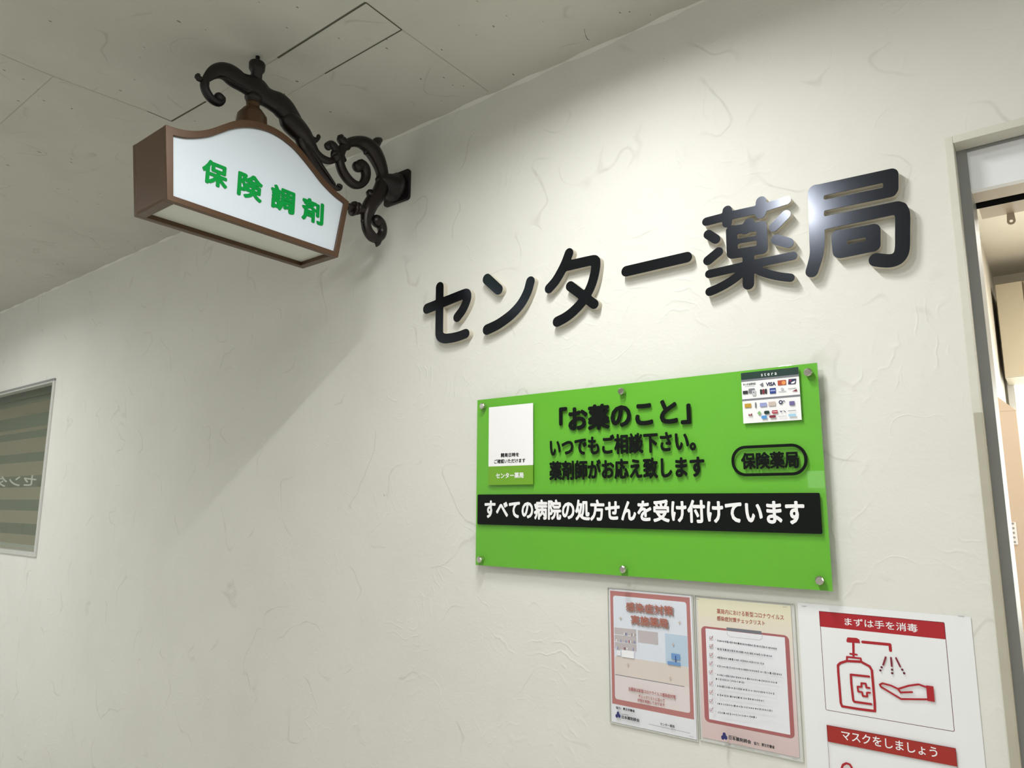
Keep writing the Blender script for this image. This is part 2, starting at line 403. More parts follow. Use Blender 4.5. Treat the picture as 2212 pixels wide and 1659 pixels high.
seam(b_[0], b_[1], e_[0], e_[1], 0.006, M_seam); seam(c_[0], c_[1], a[0], a[1], 0.006, M_seam)
seam(e_[0], e_[1], c_[0], c_[1], 0.002, M_seamf)
g = cz((868, 64)); seam(a[0], a[1], g[0], g[1], 0.0042, M_seam); seam(g[0], g[1], g[0], -0.02, 0.003, M_seamf)
h = cz((700, 158)); h2 = cz((612, 212)); seam(h[0], g[1], g[0], g[1], 0.0042, M_seam); seam(h2[0]-0.1, g[1], h[0], g[1], 0.0022, M_seamf)
k = cz((318, 240)); seam(b_[0], b_[1], k[0], k[1], 0.0035, M_seam); q = cz((115, 165)); seam(k[0], k[1], q[0], q[1], 0.0022, M_seamf)
seam(q[0], q[1], q[0]-0.92, q[1], 0.0022, M_seamf); seam(q[0], q[1], q[0], -3.0, 0.0018, M_seamf)
for yy in (-1.35, -2.3): seam(WX0, yy, WX1, yy, 0.0018, M_seamf)
seam(-0.37, -1.35, -0.37, 0, 0.0018, M_seamf)
mb.build('ceiling', kind='structure')
# corridor's other side, with a lit doorway that the sign reflects
mb = MB(); mb.box(WX0, WX1, -3.5, -3.4, 0, CEIL, M_wall); mb.build('wall_front', kind='structure')
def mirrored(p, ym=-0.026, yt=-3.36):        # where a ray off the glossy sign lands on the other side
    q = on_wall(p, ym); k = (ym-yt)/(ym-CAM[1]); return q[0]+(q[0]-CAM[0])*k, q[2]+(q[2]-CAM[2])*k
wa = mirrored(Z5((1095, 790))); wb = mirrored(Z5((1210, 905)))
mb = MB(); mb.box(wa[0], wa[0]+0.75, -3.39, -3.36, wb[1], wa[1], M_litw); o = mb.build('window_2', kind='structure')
MB().box(wa[0]-0.04, wa[0]+0.79, -3.395, -3.34, wa[1], wa[1]+0.04, M_alu).build('window_frame', o)
MB().box(WX0-0.1, WX0, -3.4, 3.3, 0, CEIL, M_wall).build('wall_left', kind='structure')
MB().box(WX1, WX1+0.1, -3.4, 3.3, 0, CEIL, M_wall).build('wall_right', kind='structure')

# lamps in the corridor (above the frame): the tubes, then two added fill panels
for (tx, ty, tw), lab in zip(TUBES, ('recessed tube light in the ceiling nearest the raised letters', 'recessed tube light in line behind the one nearest the letters', 'recessed tube light in the ceiling in front of the striped window', 'recessed tube light in the ceiling beyond the shop door')):
    t = empty('ceiling_tube_light', (tx, ty, CEIL), lab, 'ceiling light')
    mb = MB(); mb.box(tx-0.07, tx-0.05, ty-0.29, ty+0.29, CEIL-0.014, CEIL-0.0005, M_white); mb.box(tx+0.05, tx+0.07, ty-0.29, ty+0.29, CEIL-0.014, CEIL-0.0005, M_white)
    mb.box(tx-0.07, tx+0.07, ty-0.29, ty-0.27, CEIL-0.014, CEIL-0.0005, M_white); mb.box(tx-0.07, tx+0.07, ty+0.27, ty+0.29, CEIL-0.014, CEIL-0.0005, M_white)
    mb.build('housing', t)
for fx, lab in ((-5.2, 'square fill light panel added across the corridor from the striped window'), (1.0, 'square fill light panel added across the corridor from the shop door')):
    t = empty('fill_panel', (fx, -2.9, CEIL), lab, 'ceiling light')
    MB().box(fx-0.45, fx+0.45, -3.25, -2.55, CEIL-0.012, CEIL-0.0005, M_white).build('housing', t)

# ------------------------------------------------------------------ window_1 (left)
win = MB()
fy = -0.010
t_ = 0.014
win.box(win_x0, win_x1, fy, 0.05, win_z1-t_, win_z1, M_alu); win.box(win_x0, win_x1, fy, 0.05, win_z0, win_z0+0.026, M_silver)
win.box(win_x1-0.02, win_x1, fy, 0.05, win_z0+0.026, win_z1-t_, M_silver); win.box(win_x0, win_x0+0.02, fy, 0.05, win_z0+0.026, win_z1-t_, M_silver)
win.box(win_x0+0.02, win_x1-0.02, fy-0.002, 0.03, win_z1-t_-0.010, win_z1-t_, M_silver)
win_o = win.build('window_1', bevel=0.0015, kind='structure')
MB().box(win_x0+0.02, win_x1-0.02, 0.024, 0.029, win_z0+0.026, win_z1-t_, M_glass).build('window_glass', win_o)
# reflection of a sign across the corridor, drawn as mirrored lettering on the pane
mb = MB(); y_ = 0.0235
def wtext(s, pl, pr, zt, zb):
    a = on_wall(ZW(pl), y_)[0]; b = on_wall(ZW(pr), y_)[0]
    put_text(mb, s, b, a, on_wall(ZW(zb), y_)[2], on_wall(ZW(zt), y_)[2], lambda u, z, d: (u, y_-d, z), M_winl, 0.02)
M_winl = brushed('reflected_lettering', (0.36, 0.38, 0.32, 1), 0.6, 0.0, 0.1, 60)
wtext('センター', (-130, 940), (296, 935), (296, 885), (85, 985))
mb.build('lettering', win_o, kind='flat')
# zebra blind behind the glass
bl = empty('roller_blind', (win_x0+0.875, 0.09, win_z1), 'grey-green striped roller blind hanging inside the left window', 'blind')
rows = [(170, 290), (385, 490), (520, 580), (700, 775), (890, 985), (1090, 1183), (1292, 1385)]
mb = MB(); mb2 = MB(); xr = ZW((330, 0))
zz = []
for a, b in rows:
    za = on_wall((88, 790+a/3.769), 0.09)[2]; zb = on_wall((88, 790+b/3.769), 0.09)[2]
    mb.box(win_x0+0.03, win_x1-0.004, 0.088, 0.090, zb, za, M_blind)
mb.box(win_x0+0.03, win_x1-0.004, 0.075, 0.105, win_z1-0.05, win_z1-0.01, M_blind)
mb.build('opaque_stripe', bl)
MB().box(win_x0+0.03, win_x1-0.004, 0.094, 0.0945, win_z0+0.03, win_z1-0.05, M_sheer).build('sheer_fabric', bl)
MB().box(win_x0+0.03, win_x1-0.004, 0.085, 0.097, win_z0+0.03, win_z0+0.045, M_silver).build('bottom_bar', bl)
# side room behind it
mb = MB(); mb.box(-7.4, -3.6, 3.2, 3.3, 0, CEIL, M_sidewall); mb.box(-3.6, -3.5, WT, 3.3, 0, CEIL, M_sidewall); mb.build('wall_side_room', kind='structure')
MB().box(-7.5, -3.5, WT, 3.3, CEIL, CEIL+0.1, M_room).build('ceiling_side_room', kind='structure')
mb = MB(); 
t = empty('filing_cabinet', (-6.0, 1.9, 0), 'dim brown cupboard in the room behind the striped blind', 'cupboard')
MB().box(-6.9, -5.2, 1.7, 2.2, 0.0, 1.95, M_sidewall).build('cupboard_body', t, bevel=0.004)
MB().box(-6.03, -6.0, 1.69, 1.7, 0.9, 1.1, M_silver).build('handle', t)

# ------------------------------------------------------------------ door_1 (right)
RV = 0.040
ox0 = on_wall(ZD((165, 168)))[0]
oz1 = on_wall(ZD((165, 168)))[2]
d = MB()
d.box(ox0, DX0+0.001, -0.005, RV, 0.0, oz1, M_cream); d.box(DX0+0.001, DX1, -0.005, RV, DZ1, oz1, M_cream); d.box(DX1, DX1+0.014, -0.005, RV, 0, oz1, M_cream)
door = d.build('door_1', kind='structure', bevel=0.0012)
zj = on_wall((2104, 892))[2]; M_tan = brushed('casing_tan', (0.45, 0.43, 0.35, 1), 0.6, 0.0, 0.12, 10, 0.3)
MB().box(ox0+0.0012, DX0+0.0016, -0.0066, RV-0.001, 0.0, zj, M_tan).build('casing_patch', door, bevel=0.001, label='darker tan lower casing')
gx1 = on_wall(ZD((300, 250)), RV)[0]; hz0 = on_wall(ZD((325, 475)), RV+0.002)[2]
d = MB(); d.box(DX0-0.009, gx1, RV, WT, 0, DZ1+0.009, M_alu); d.box(gx1, DX1, RV+0.001, WT, DZ1-0.006, DZ1+0.009, M_alu)
d.build('door_frame', door, bevel=0.0008)
MB().box(gx1, DX1, RV+0.002, RV+0.02, hz0, DZ1-0.006, M_transom).build('transom_panel', door)
y1 = hit(ZD((335, 553)), 2, hz0)[1]; y2 = hit(ZD((338, 590)), 2, hz0)[1]; y3 = hit(ZD((345, 655)), 2, hz0)[1]
d = MB(); d.box(gx1, DX1, RV+0.02, y1, hz0, DZ1, M_beige); d.box(gx1+0.004, DX1, y2, y3, hz0, DZ1, M_beige)
d.box(gx1, DX1, y1, y2, hz0+0.03, hz0+0.04, M_void); d.box(gx1, DX1, y1, y1+0.0005, hz0, hz0+0.03, M_void); d.box(gx1, DX1, y2-0.0005, y2, hz0, hz0+0.03, M_void)
d.build('header_rail', door)
# wall above the header inside the shop
MB().box(DX0-0.3, DX1+0.3, max(y3, WT), max(y3, WT)+0.02, DZ1, CEIL, M_room).build('wall_header', kind='structure')
# hook tab hanging from the header
hy = y3-0.004
c = on_wall(ZD((565, 655)), hy); r = abs(on_wall(ZD((592, 655)), hy)[0]-c[0])
hk = MB(); R = []; rin = r*0.42
nn = 24
top = on_wall(ZD((565, 610)), hy)[2]
outer = [(c[0]+r*math.cos(a), c[2]+r*math.sin(a)) for a in [PI+PI*i/nn for i in range(nn+1)]]
outer += [(c[0]+r*0.8, top+0.004), (c[0]-r*0.8, top+0.004)]
def ring_slab(mbx, outer, inner, y0, y1, m):
    # outer / inner loops resampled by angle about the hole's centre
    n = 48; cx = sum(p[0] for p in inner)/len(inner); cz_ = sum(p[1] for p in inner)/len(inner)
    def at(loop, a):
        dx, dz = math.cos(a), math.sin(a); best = 0
        for i in range(len(loop)):
            p, q = loop[i], loop[(i+1) % len(loop)]; ex, ez = q[0]-p[0], q[1]-p[1]
            den = dx*ez-dz*ex
            if abs(den) < 1e-12: continue
            t = ((p[0]-cx)*ez-(p[1]-cz_)*ex)/den; s = ((p[0]-cx)*dz-(p[1]-cz_)*dx)/den
            if t > 0 and -1e-6 <= s <= 1+1e-6: best = max(best, t)
        return (cx+dx*best, cz_+dz*best)
    O = [at(outer, 2*PI*i/n) for i in range(n)]; I = [at(inner, 2*PI*i/n) for i in range(n)]
    vs = [(p[0], y, p[1]) for L in (O, I) for y in (y0, y1) for p in L]
    fs = []
    for i in range(n):
        j = (i+1) % n
        fs += [(i, j, 2*n+j, 2*n+i), (n+i, 3*n+i, 3*n+j, n+j), (i, n+i, n+j, j), (2*n+i, 2*n+j, 3*n+j, 3*n+i)]
    mbx.add(vs, fs, m)
ring_slab(hk, outer, [(c[0]+rin*math.cos(2*PI*i/24), c[2]+rin*math.sin(2*PI*i/24)) for i in range(24)], hy, hy+0.003, M_beige)
o = hk.build('hook_bracket'); tag(o, 'small metal tab with a round hole hanging under the door header', 'bracket')

# shop interior
IX = -0.20; IY = 3.05
mb = MB(); mb.box(IX-0.1, IX, max(y3, WT)+0.03, IY, 0, CEIL, M_room); mb.build('wall_shop_left', kind='structure')
MB().box(IX-0.1, WX1, IY, IY+0.1, 0, CEIL, M_room).build('wall_shop_back', kind='structure')
MB().box(IX-0.1, WX1, WT, IY+0.1, CEIL-0.012, CEIL+0.09, M_room).build('ceiling_shop', kind='structure')
# wall cupboard hung at the back corner
yc = IY-0.35
p0 = on_wall(ZD((463, 1022)), yc); p1 = on_wall(ZD((630, 1000)), yc); p2 = on_wall(ZD((520, 1590)), yc)
cb = empty('wall_cabinet', ((p0[0]+p1[0])/2, IY-0.17, p2[2]), 'beige wall cupboard high on the back wall inside the doorway', 'cupboard')
MB().box(p0[0], p1[0]+0.9, yc+0.018, IY-0.001, p2[2], p0[2]-0.012, M_cab).build('cabinet_body', cb, bevel=0.002)
MB().box(p0[0]+0.002, p1[0]-0.004, yc, yc+0.017, p2[2]+0.002, p0[2]-0.014, M_cab).build('door', cb, bevel=0.002)
MB().box(p1[0]+0.004, p1[0]+0.45, yc, yc+0.017, p2[2]+0.002, p0[2]-0.014, M_cab).build('door', cb, bevel=0.002)
# bright window on the back wall
q0 = on_wall(ZE((455, 190)), IY-0.02); 
mb = MB(); mb.box(q0[0], q0[0]+1.3, IY-0.03, IY-0.005, 0.9, q0[2]-0.01, M_litw); o = mb.build('window_3', kind='structure')
MB().box(q0[0]-0.03, q0[0], IY-0.04, IY-0.004, 0.87, q0[2]+0.02, M_white).build('window_frame', o)
# tall open shelf unit along the left
ys = 1.55
a0 = on_wall(ZE((378, 430)), ys); a1 = on_wall(ZE((475, 420)), ys)
sh = empty('tall_cupboard', ((a0[0]+a1[0])/2, ys+0.2, 0), 'tall pinkish beige cupboard behind the door frame inside the shop', 'cupboard')
MB().box(IX+0.002, a1[0], ys, ys+0.5, 0, a1[2], M_cab2).build('cupboard_body', sh, bevel=0.002)
pk = on_wall(ZE((362, 282)), ys)
MB().add([(IX+0.002, ys, a1[2]), (a1[0], ys, a1[2]), (IX+0.002, ys, pk[2]+0.02), (IX+0.002, ys+0.5, a1[2]), (a1[0], ys+0.5, a1[2]), (IX+0.002, ys+0.5, pk[2]+0.02)],
         [(0, 1, 2), (5, 4, 3), (0, 3, 4, 1), (1, 4, 5, 2), (2, 5, 3, 0)], M_cab2).build('sloping_top', sh)
# papers on the left shop wall
w0 = hit(ZE((345, 600)), 0, IX); w1 = hit(ZE((385, 940)), 0, IX)
mb = MB(); mb.box(IX+0.0005, IX+0.002, w1[1]-0.02, w0[1]+0.16, w1[2], w0[2], M_white)
o = mb.build('wall_notice'); tag(o, 'white sheet pinned on the bright shop wall beside the door frame', 'notice')
w0 = hit(ZE((450, 1220)), 1, ys-0.004); w1 = hit(ZE((475, 1380)), 1, ys-0.004)
mb = MB(); mb.box(w0[0]-0.02, w1[0]+0.006, ys-0.006, ys-0.001, w1[2], w0[2], M_white)
for i in range(5): mb.box(w0[0]-0.004, w1[0], ys-0.0075, ys-0.006, w1[2]+0.005+i*0.016, w1[2]+0.011+i*0.016, M_alu)
o = mb.build('price_card'); tag(o, 'small white card with grey bars on the tall beige cupboard', 'card')

# ================================================================== RAISED LETTERS
LD = 0.020
def S(zm, strokes, y=-LD):
    """strokes of (points, half width in zoom px measured sideways 'x' or upright 'z')"""
    out = []
    for pts, hw, way in strokes:
        q = []
        for i, p in enumerate(pts):
            w = on_wall(zm(p[:2]), y); h_ = p[2] if len(p) > 2 else hw
            e = on_wall(zm((p[0]+h_, p[1])) if way == 'x' else zm((p[0], p[1]+h_)), y)
            q.append([w[0], w[2], math.hypot(e[0]-w[0], e[2]-w[2])])
        if len(q) > 2 and way2smooth(pts):
            q = [list(v) for v in catmull(q, 0.006)]
        out.append(q)
    return out
def way2smooth(pts): return True
def lin(pts, n=3):          # keeps straight runs straight under the smoothing
    out = []
    for a, b in zip(pts[:-1], pts[1:]):
        for k in range(n): out.append(tuple(a[i]+(b[i]-a[i])*k/n for i in range(2)))
    out.append(tuple(pts[-1][:2])); return out
se = S(Z2, [(lin([(256, 1068), (252, 1400)])+[(256, 1455), (290, 1478), (340, 1476), (400, 1463), (462, 1440)], 29, 'x'),
            (lin([(155, 1241), (440, 1128)])+[(470, 1122), (476, 1150), (462, 1200), (435, 1255), (396, 1308)], 30, 'x')])
nn_ = S(Z2, [(lin([(633, 1005), (723, 1088)]), 33, 'x'), ([(978, 1024), (955, 1105), (905, 1200), (830, 1285), (745, 1350), (690, 1382), (633, 1408)], 33, 'x')])
ta = S(Z2, [([(1286, 798), (1255, 880), (1215, 960), (1175, 1025), (1127, 1080)], 33, 'x'),
            (lin([(1262, 902), (1440, 862)])+[(1490, 855), (1500, 885), (1488, 970), (1455, 1075), (1395, 1180), (1320, 1262), (1255, 1312), (1192, 1345)], 35, 'x'),
            (lin([(1296, 1062), (1486, 1205)]), 34, 'x')])
dash = S(Z2, [(lin([(1742, 943), (2225, 831)]), 42, 'z')])
yaku = S(Z3, [(lin([(315, 548), (480, 505), (750, 445), (955, 378)]), 33, 'z'),
              ([(482, 458), (480, 558)], 37, 'x'), ([(752, 388), (748, 482)], 42, 'x'),
              (lin([(330, 650), (390, 688)]), 36, 'x'), (lin([(327, 858), (412, 788)]), 36, 'x'),
              (lin([(655, 560), (622, 610)]), 40, 'x'),
              (lin([(515, 620), (522, 800)]), 43, 'x'), (lin([(515, 618), (752, 582)]), 36, 'z'), (lin([(756, 585), (762, 760)]), 42, 'x'),
              (lin([(520, 712), (760, 672)]), 19, 'z'), (lin([(522, 808), (765, 768)]), 36, 'z'),
              (lin([(852, 592), (950, 492)]), 38, 'x'), (lin([(872, 690), (970, 718)]), 40, 'z'),
              (lin([(338, 965), (600, 905), (1005, 820)]), 33, 'z'), (lin([(650, 800), (650, 1045)]), 45, 'x'),
              ([(632, 915), (560, 985), (480, 1040), (400, 1082), (342, 1106)], 34, 'x'),
              ([(668, 890), (730, 935), (800, 962), (900, 985), (985, 995)], 33, 'z')])
kyoku = S(Z3, [(lin([(1188, 305), (1785, 175)]), 49, 'z'), (lin([(1785, 178), (1785, 290)]), 60, 'x'), (lin([(1188, 432), (1785, 308)]), 43, 'z'),
               (lin([(1190, 572), (1835, 437)]), 51, 'z'),
               (lin([(1858, 445), (1876, 480)], 2)+lin([(1880, 520), (1878, 740)])[0:]+[(1868, 800), (1835, 842), (1780, 860), (1720, 858), (1668, 852)], 60, 'x'),
               (lin([(1185, 310), (1198, 700)])+[(1194, 800, 55), (1175, 880, 52), (1155, 945, 50)], 61, 'x'),
               (lin([(1372, 665), (1645, 615)]), 46, 'z'), (lin([(1368, 665), (1380, 785)]), 58, 'x'), (lin([(1645, 618), (1645, 735)]), 58, 'x'), (lin([(1385, 790), (1640, 738)]), 49, 'z')])
names = [(se, 'black raised katakana letter at the left end of the pharmacy name'), (nn_, 'black raised katakana letter of a dot and a long curved sweep, second in the name'),
         (ta, 'black raised katakana letter with crossing strokes, third in the pharmacy name'), (dash, 'black raised single horizontal bar letter in the middle of the pharmacy name'),
         (yaku, 'large raised kanji with many detached strokes and a silvery gleam, left of the last character'), (kyoku, 'largest raised kanji at the right end of the name, shiny on its left')]
for sh_, lab in names:
    loops = stroke_shape(sh_)
    A = np.concatenate(loops); cx_ = A[:, 0].mean(); cz_ = A[:, 1].min()
    t = empty('channel_letter', (cx_, 0, cz_), lab, 'letter', 'raised characters of the pharmacy name on the wall')
    v, f = loops_mesh(loops, LD-0.002)
    MB().add([(p[0], -p[2]-(LD-0.002)/2, p[1]) for p in v], f, M_return).build('letter_return', t, label='cream side of the letter')
    v, f = loops_mesh(loops, 0.002)
    MB().add([(p[0], -p[2]-(LD-0.001), p[1]) for p in v], f, M_mirror).build('letter_face', t, label='glossy black front plate')

# ================================================================== GREEN SIGN
GY = -0.026                 # front of the clear sheet
def G(p, y=GY): return on_wall(p, y)
gx0 = G((1028.5, 863))[0]; gx1_ = G((1764, 783))[0]
gz1 = (G((1029, 863))[2]+G((1764, 783))[2])/2; gz0 = (G((1025, 1222))[2]+G((1798, 1277))[2])/2
gs = empty('green_sign_board', ((gx0+gx1_)/2, 0, gz0), 'bright green acrylic sign board with black and white lettering fixed by six metal studs', 'sign')
MB().box(gx0+0.0005, gx1_-0.0005, GY+0.0051, GY+0.0075, gz0+0.0005, gz1-0.0005, M_green).build('green_panel', gs)
MB().box(gx0, gx1_, GY, GY+0.005, gz0, gz1, M_clear).build('clear_sheet', gs, bevel=0.0006)
for p in [(1041, 877), (1341, 845), (1745, 804), (1035, 1209), (1344.5, 1230), (1770, 1254)]:
    c = G(p, GY-0.008)
    st = MB().lathe((c[0], 0, c[2]), 'y', [(-0.0001, 0.0065), (GY+0.008, 0.0065)], M_chrome, 12).build('standoff', gs)
    MB().lathe((c[0], 0, c[2]), 'y', [(GY, 0.0088), (GY-0.0085, 0.0088), (GY-0.0105, 0.0065)], M_chrome, 8, False).build('stud_head', st)
def gtext(mb, s, l, r, zt, zb, m=None, bold=0.03, y=GY-0.0003, thick=0.0012):
    put_text(mb, s, G(l, y)[0], G(r, y)[0], G(zb, y)[2], G(zt, y)[2], lambda u, z, d: (u, y-d, z), m or M_black, bold, thick)
mb = MB(); gtext(mb, '「お薬のこと」', (1208, 905), (1492, 885), (1492, 854), (1208, 935), bold=0.042); mb.build('lettering', gs)
mb = MB(); gtext(mb, 'いつでもご相談下さい。', (1188, 966), (1503, 950), (1390, 934), (1390, 979), bold=0.038); mb.build('lettering', gs)
mb = MB(); gtext(mb, '薬剤師がお応え致します', (1187, 1017), (1522, 1008), (1350, 990), (1350, 1035), bold=0.038); mb.build('lettering', gs)
mb = MB(); gtext(mb, '保険薬局', (1601, 994), (1726, 994), (1663, 976), (1663, 1013), bold=0.036)
# rounded outline around it
pl_, pr_ = G((1580.5, 995)), G((1744.5, 994)); zt, zb = G((1662, 960.5))[2], G((1662, 1028))[2]
def stadium(x0, x1, z0, z1, r, n=10):
    out = []
    for cx_, cz_, a in ((x1-r, z1-r, 0), (x0+r, z1-r, PI/2), (x0+r, z0+r, PI), (x1-r, z0+r, 1.5*PI)):
        for i in range(n+1): out.append((cx_+r*math.cos(a+PI/2*i/n), cz_+r*math.sin(a+PI/2*i/n)))
    return out
def frame_slab(mbx, x0, x1, z0, z1, r, w, y0, y1, m, wz=None):
    wz = wz or w
    O = stadium(x0, x1, z0, z1, r); I = stadium(x0+w, x1-w, z0+wz, z1-wz, max(r-w, 0.0004)); n = len(O)
    if y0 == y1:
        mbx.add([(p[0], y0, p[1]) for p in O+I], [(i, (i+1) % n, n+(i+1) % n, n+i) for i in range(n)], m); return
    vs = [(p[0], y, p[1]) for L in (O, I) for y in (y0, y1) for p in L]; fs = []
    for i in range(n):
        j = (i+1) % n; fs += [(i, j, 2*n+j, 2*n+i), (n+i, 3*n+i, 3*n+j, n+j), (i, n+i, n+j, j), (2*n+i, 2*n+j, 3*n+j, 3*n+i)]
    mbx.add(vs, fs, m)
hh = (zt-zb)/2
frame_slab(mb, pl_[0], pr_[0], zb, zt, hh*0.95, 0.0062, GY-0.0015, GY-0.0003, M_black)
mb.build('lettering', gs)
# black band with the white line of text
bx0 = G((1031.5, 1100), GY-0.002)[0]; bx1 = G((1773, 1105), GY-0.002)[0]; bz1 = (G((1031, 1069))[2]+G((1770, 1063.5))[2])/2; bz0 = (G((1031, 1135))[2]+G((1777, 1150))[2])/2
band = MB(); band.slab(stadium(bx0, bx1, bz0, bz1, 0.003, 3), GY-0.0022, GY-0.0002, M_black); band_o = band.build('text_band', gs, label='black band')
mb = MB(); gtext(mb, 'すべての病院の処方せんを受け付けています', (1047, 1100), (1738.5, 1107), (1738, 1079), (1738, 1135), M_white, 0.036, GY-0.0024, 0.0006)
mb.build('lettering', band_o, label='white lettering')

# notice card, left on the sign (its code left out)
CYD = GY-0.0012
def card_pts(ps, y): return [(lambda q: (q[0], q[2]))(on_wall(p, y)) for p in ps]
tl, tr, br_, bl_ = [on_wall(Z4(p), CYD-0.002) for p in ((187, 362), (505, 336), (498, 920), (180, 920))]
x0 = (tl[0]+bl_[0])/2; x1 = (tr[0]+br_[0])/2; z1_ = (tl[2]+tr[2])/2; z0_ = (bl_[2]+br_[2])/2
zs = on_wall(Z4((340, 784)), CYD-0.002)[2]
card = empty('notice_card', ((x0+x1)/2, CYD, z0_), 'white upright card with a green foot stuck at the left of the green sign', 'card')
MB().box(x0, x1, CYD-0.002, CYD+0.0005, zs, z1_, M_white).build('card_panel', card, bevel=0.0004)
M_dgreen = brushed('olive_green_print', srgb(110, 165, 35), 0.45, 0.0, 0.04, 20)
MB().box(x0, x1, CYD-0.002, CYD+0.0005, z0_, zs, M_dgreen).build('card_foot', card, bevel=0.0004, label='green lower strip')
mb = MB()
def ctext(s, l, r, zt, zb, m, bold=0.03, zm=Z4, y=CYD-0.0024):
    a = on_wall(zm(l), y); b = on_wall(zm(r), y); put_text(mb, s, a[0], b[0], on_wall(zm(zb), y)[2], on_wall(zm(zt), y)[2], lambda u, z, d: (u, y-d, z), m, bold)
ctext('開局日時を', (272, 705), (402, 703), (340, 690), (340, 720), M_black); mb.build('lettering', card, kind='flat'); mb = MB(); ctext('ご確認いただけます', (224, 750), (447, 745), (340, 733), (340, 764), M_black, 0.025); mb.build('lettering', card, kind='flat'); mb = MB()
ctext('センター薬局', (236, 855), (435, 851), (335, 832), (335, 873), M_white, 0.03)
mb.build('lettering', card, kind='flat')

# payment sticker at the top right of the sign
SY = GY-0.0008
def PC(x, y, yy=SY-0.001): 
    q = on_wall(ZC((x, y)), yy); return q[0], q[2]
c4 = [PC(122, 282), PC(1490, 147), PC(1565, 1400), PC(167, 1495)]
sx0 = (c4[0][0]+c4[3][0])/2; sx1 = (c4[1][0]+c4[2][0])/2; sz1 = (c4[0][1]+c4[1][1])/2; sz0 = (c4[2][1]+c4[3][1])/2
pay = empty('payment_sticker', ((sx0+sx1)/2, SY, sz0), 'white payment sticker with dark green head at top right of the green sign', 'sticker')
# the sticker hangs very slightly out of square: work in its own (s, t) square
W_, H_ = sx1-sx0, sz1-sz0
A4 = np.array([[122, 282], [1490, 147], [1565, 1400], [167, 1495]], float)
def homog(src, dst):
    M = []
    for (x, y), (u, v) in zip(src, dst): M += [[x, y, 1, 0, 0, 0, -u*x, -u*y, -u], [0, 0, 0, x, y, 1, -v*x, -v*y, -v]]
    return np.linalg.svd(np.array(M))[2][-1].reshape(3, 3)
def Sheet(corners, zm, x0, x1, z0, z1):
    Hm = homog([zm(c) for c in corners], [(x0, z1), (x1, z1), (x1, z0), (x0, z0)])
    def P(x, y):
        q = zm((x, y)); r = Hm @ np.array([q[0], q[1], 1]); return r[0]/r[2], r[1]/r[2]
    return P
class Draw:
    """flat print on a sheet: shapes given where they are seen, laid out on the sheet's own plane"""
    def __init__(s, P, y): s.P = P; s.y = y; s.mb = MB(); s.k = 0
    def lay(s): s.k += 1; return s.y-0.00004*s.k
    def poly(s, pts, m):
        y = s.lay(); s.mb.flat([(lambda q: (q[0], y, q[1]))(s.P(*p)) for p in pts], m)
    def rect(s, x0, y0, x1, y1, m, r=0.0):       # opposite corners, squared up on the sheet
        a = s.P(x0, y0); b = s.P(x1, y1); y = s.lay()
        lo = (min(a[0], b[0]), min(a[1], b[1])); hi = (max(a[0], b[0]), max(a[1], b[1]))
        if r: pts = stadium(lo[0], hi[0], lo[1], hi[1], r, 4)
        else: pts = [(lo[0], lo[1]), (hi[0], lo[1]), (hi[0], hi[1]), (lo[0], hi[1])]
        s.mb.flat([(p[0], y, p[1]) for p in pts], m)
    def quad4(s, pts, m, r=0.0):                 # four seen corners -> squared rectangle from their means
        q = [s.P(*p) for p in pts]; x0 = (q[0][0]+q[3][0])/2; x1 = (q[1][0]+q[2][0])/2; z1 = (q[0][1]+q[1][1])/2; z0 = (q[2][1]+q[3][1])/2; y = s.lay()
        P = stadium(x0, x1, z0, z1, r, 6) if r else [(x0, z0), (x1, z0), (x1, z1), (x0, z1)]
        s.mb.flat([(p[0], y, p[1]) for p in P], m); return x0, x1, z0, z1
    def frame4(s, pts, w, r, m):
        q = [s.P(*p) for p in pts]; x0 = (q[0][0]+q[3][0])/2; x1 = (q[1][0]+q[2][0])/2; z1 = (q[0][1]+q[1][1])/2; z0 = (q[2][1]+q[3][1])/2; y = s.lay()
        frame_slab(s.mb, x0, x1, z0, z1, r, w, y, y, m)
    def disc(s, x, y_, r, m, rz=None):
        c = s.P(x, y_); y = s.lay(); rz = rz or r
        s.mb.flat([(c[0]+r*math.cos(2*PI*i/20), y, c[1]+rz*math.sin(2*PI*i/20)) for i in range(20)], m)
    def stroke(s, pts, w, m, close=False):       # w in metres
        q = [s.P(*p) for p in pts]; y = s.lay()
        if close: q.append(q[0])
        for n_, (a, b) in enumerate(zip(q[:-1], q[1:])):
            y -= 0.000012
            dx, dz = b[0]-a[0], b[1]-a[1]; L = math.hypot(dx, dz)+1e-9; nx, nz = -dz/L*w/2, dx/L*w/2
            s.mb.flat([(a[0]+nx, y, a[1]+nz), (a[0]-nx, y, a[1]-nz), (b[0]-nx, y, b[1]-nz), (b[0]+nx, y, b[1]+nz)], m)
        for n_, a in enumerate(q): s.mb.flat([(a[0]+w/2*math.cos(2*PI*i/10), y-0.000012*(n_+1), a[1]+w/2*math.sin(2*PI*i/10)) for i in range(10)], m)
        s.k += int(len(q)*0.6)+1
    def text(s, t, l, r, top, bot, m, bold=0.0):
        a, b = s.P(*l), s.P(*r); zt, zb = s.P(*top)[1], s.P(*bot)[1]; y = s.lay()
        mid = (a[1]+b[1])/2; h = (zt-zb)
        s.k += 4
        put_text(s.mb, t, a[0], b[0], zb, zt, lambda u, z, d: (u, y-d, z), m, bold)
    def build(s, name, parent, label=None): return s.mb.build(name, parent, kind='flat', label=label)
def ink(name, r, g, b): return brushed(name, srgb(r, g, b), 0.5, 0.0, 0.03, 30)
I_dk = ink('ink_dark', 40, 42, 48); I_gr = ink('ink_grey', 120, 122, 130); I_lg = ink('ink_light_grey', 190, 192, 198); I_dgn = ink('ink_deep_green', 0, 48, 40)
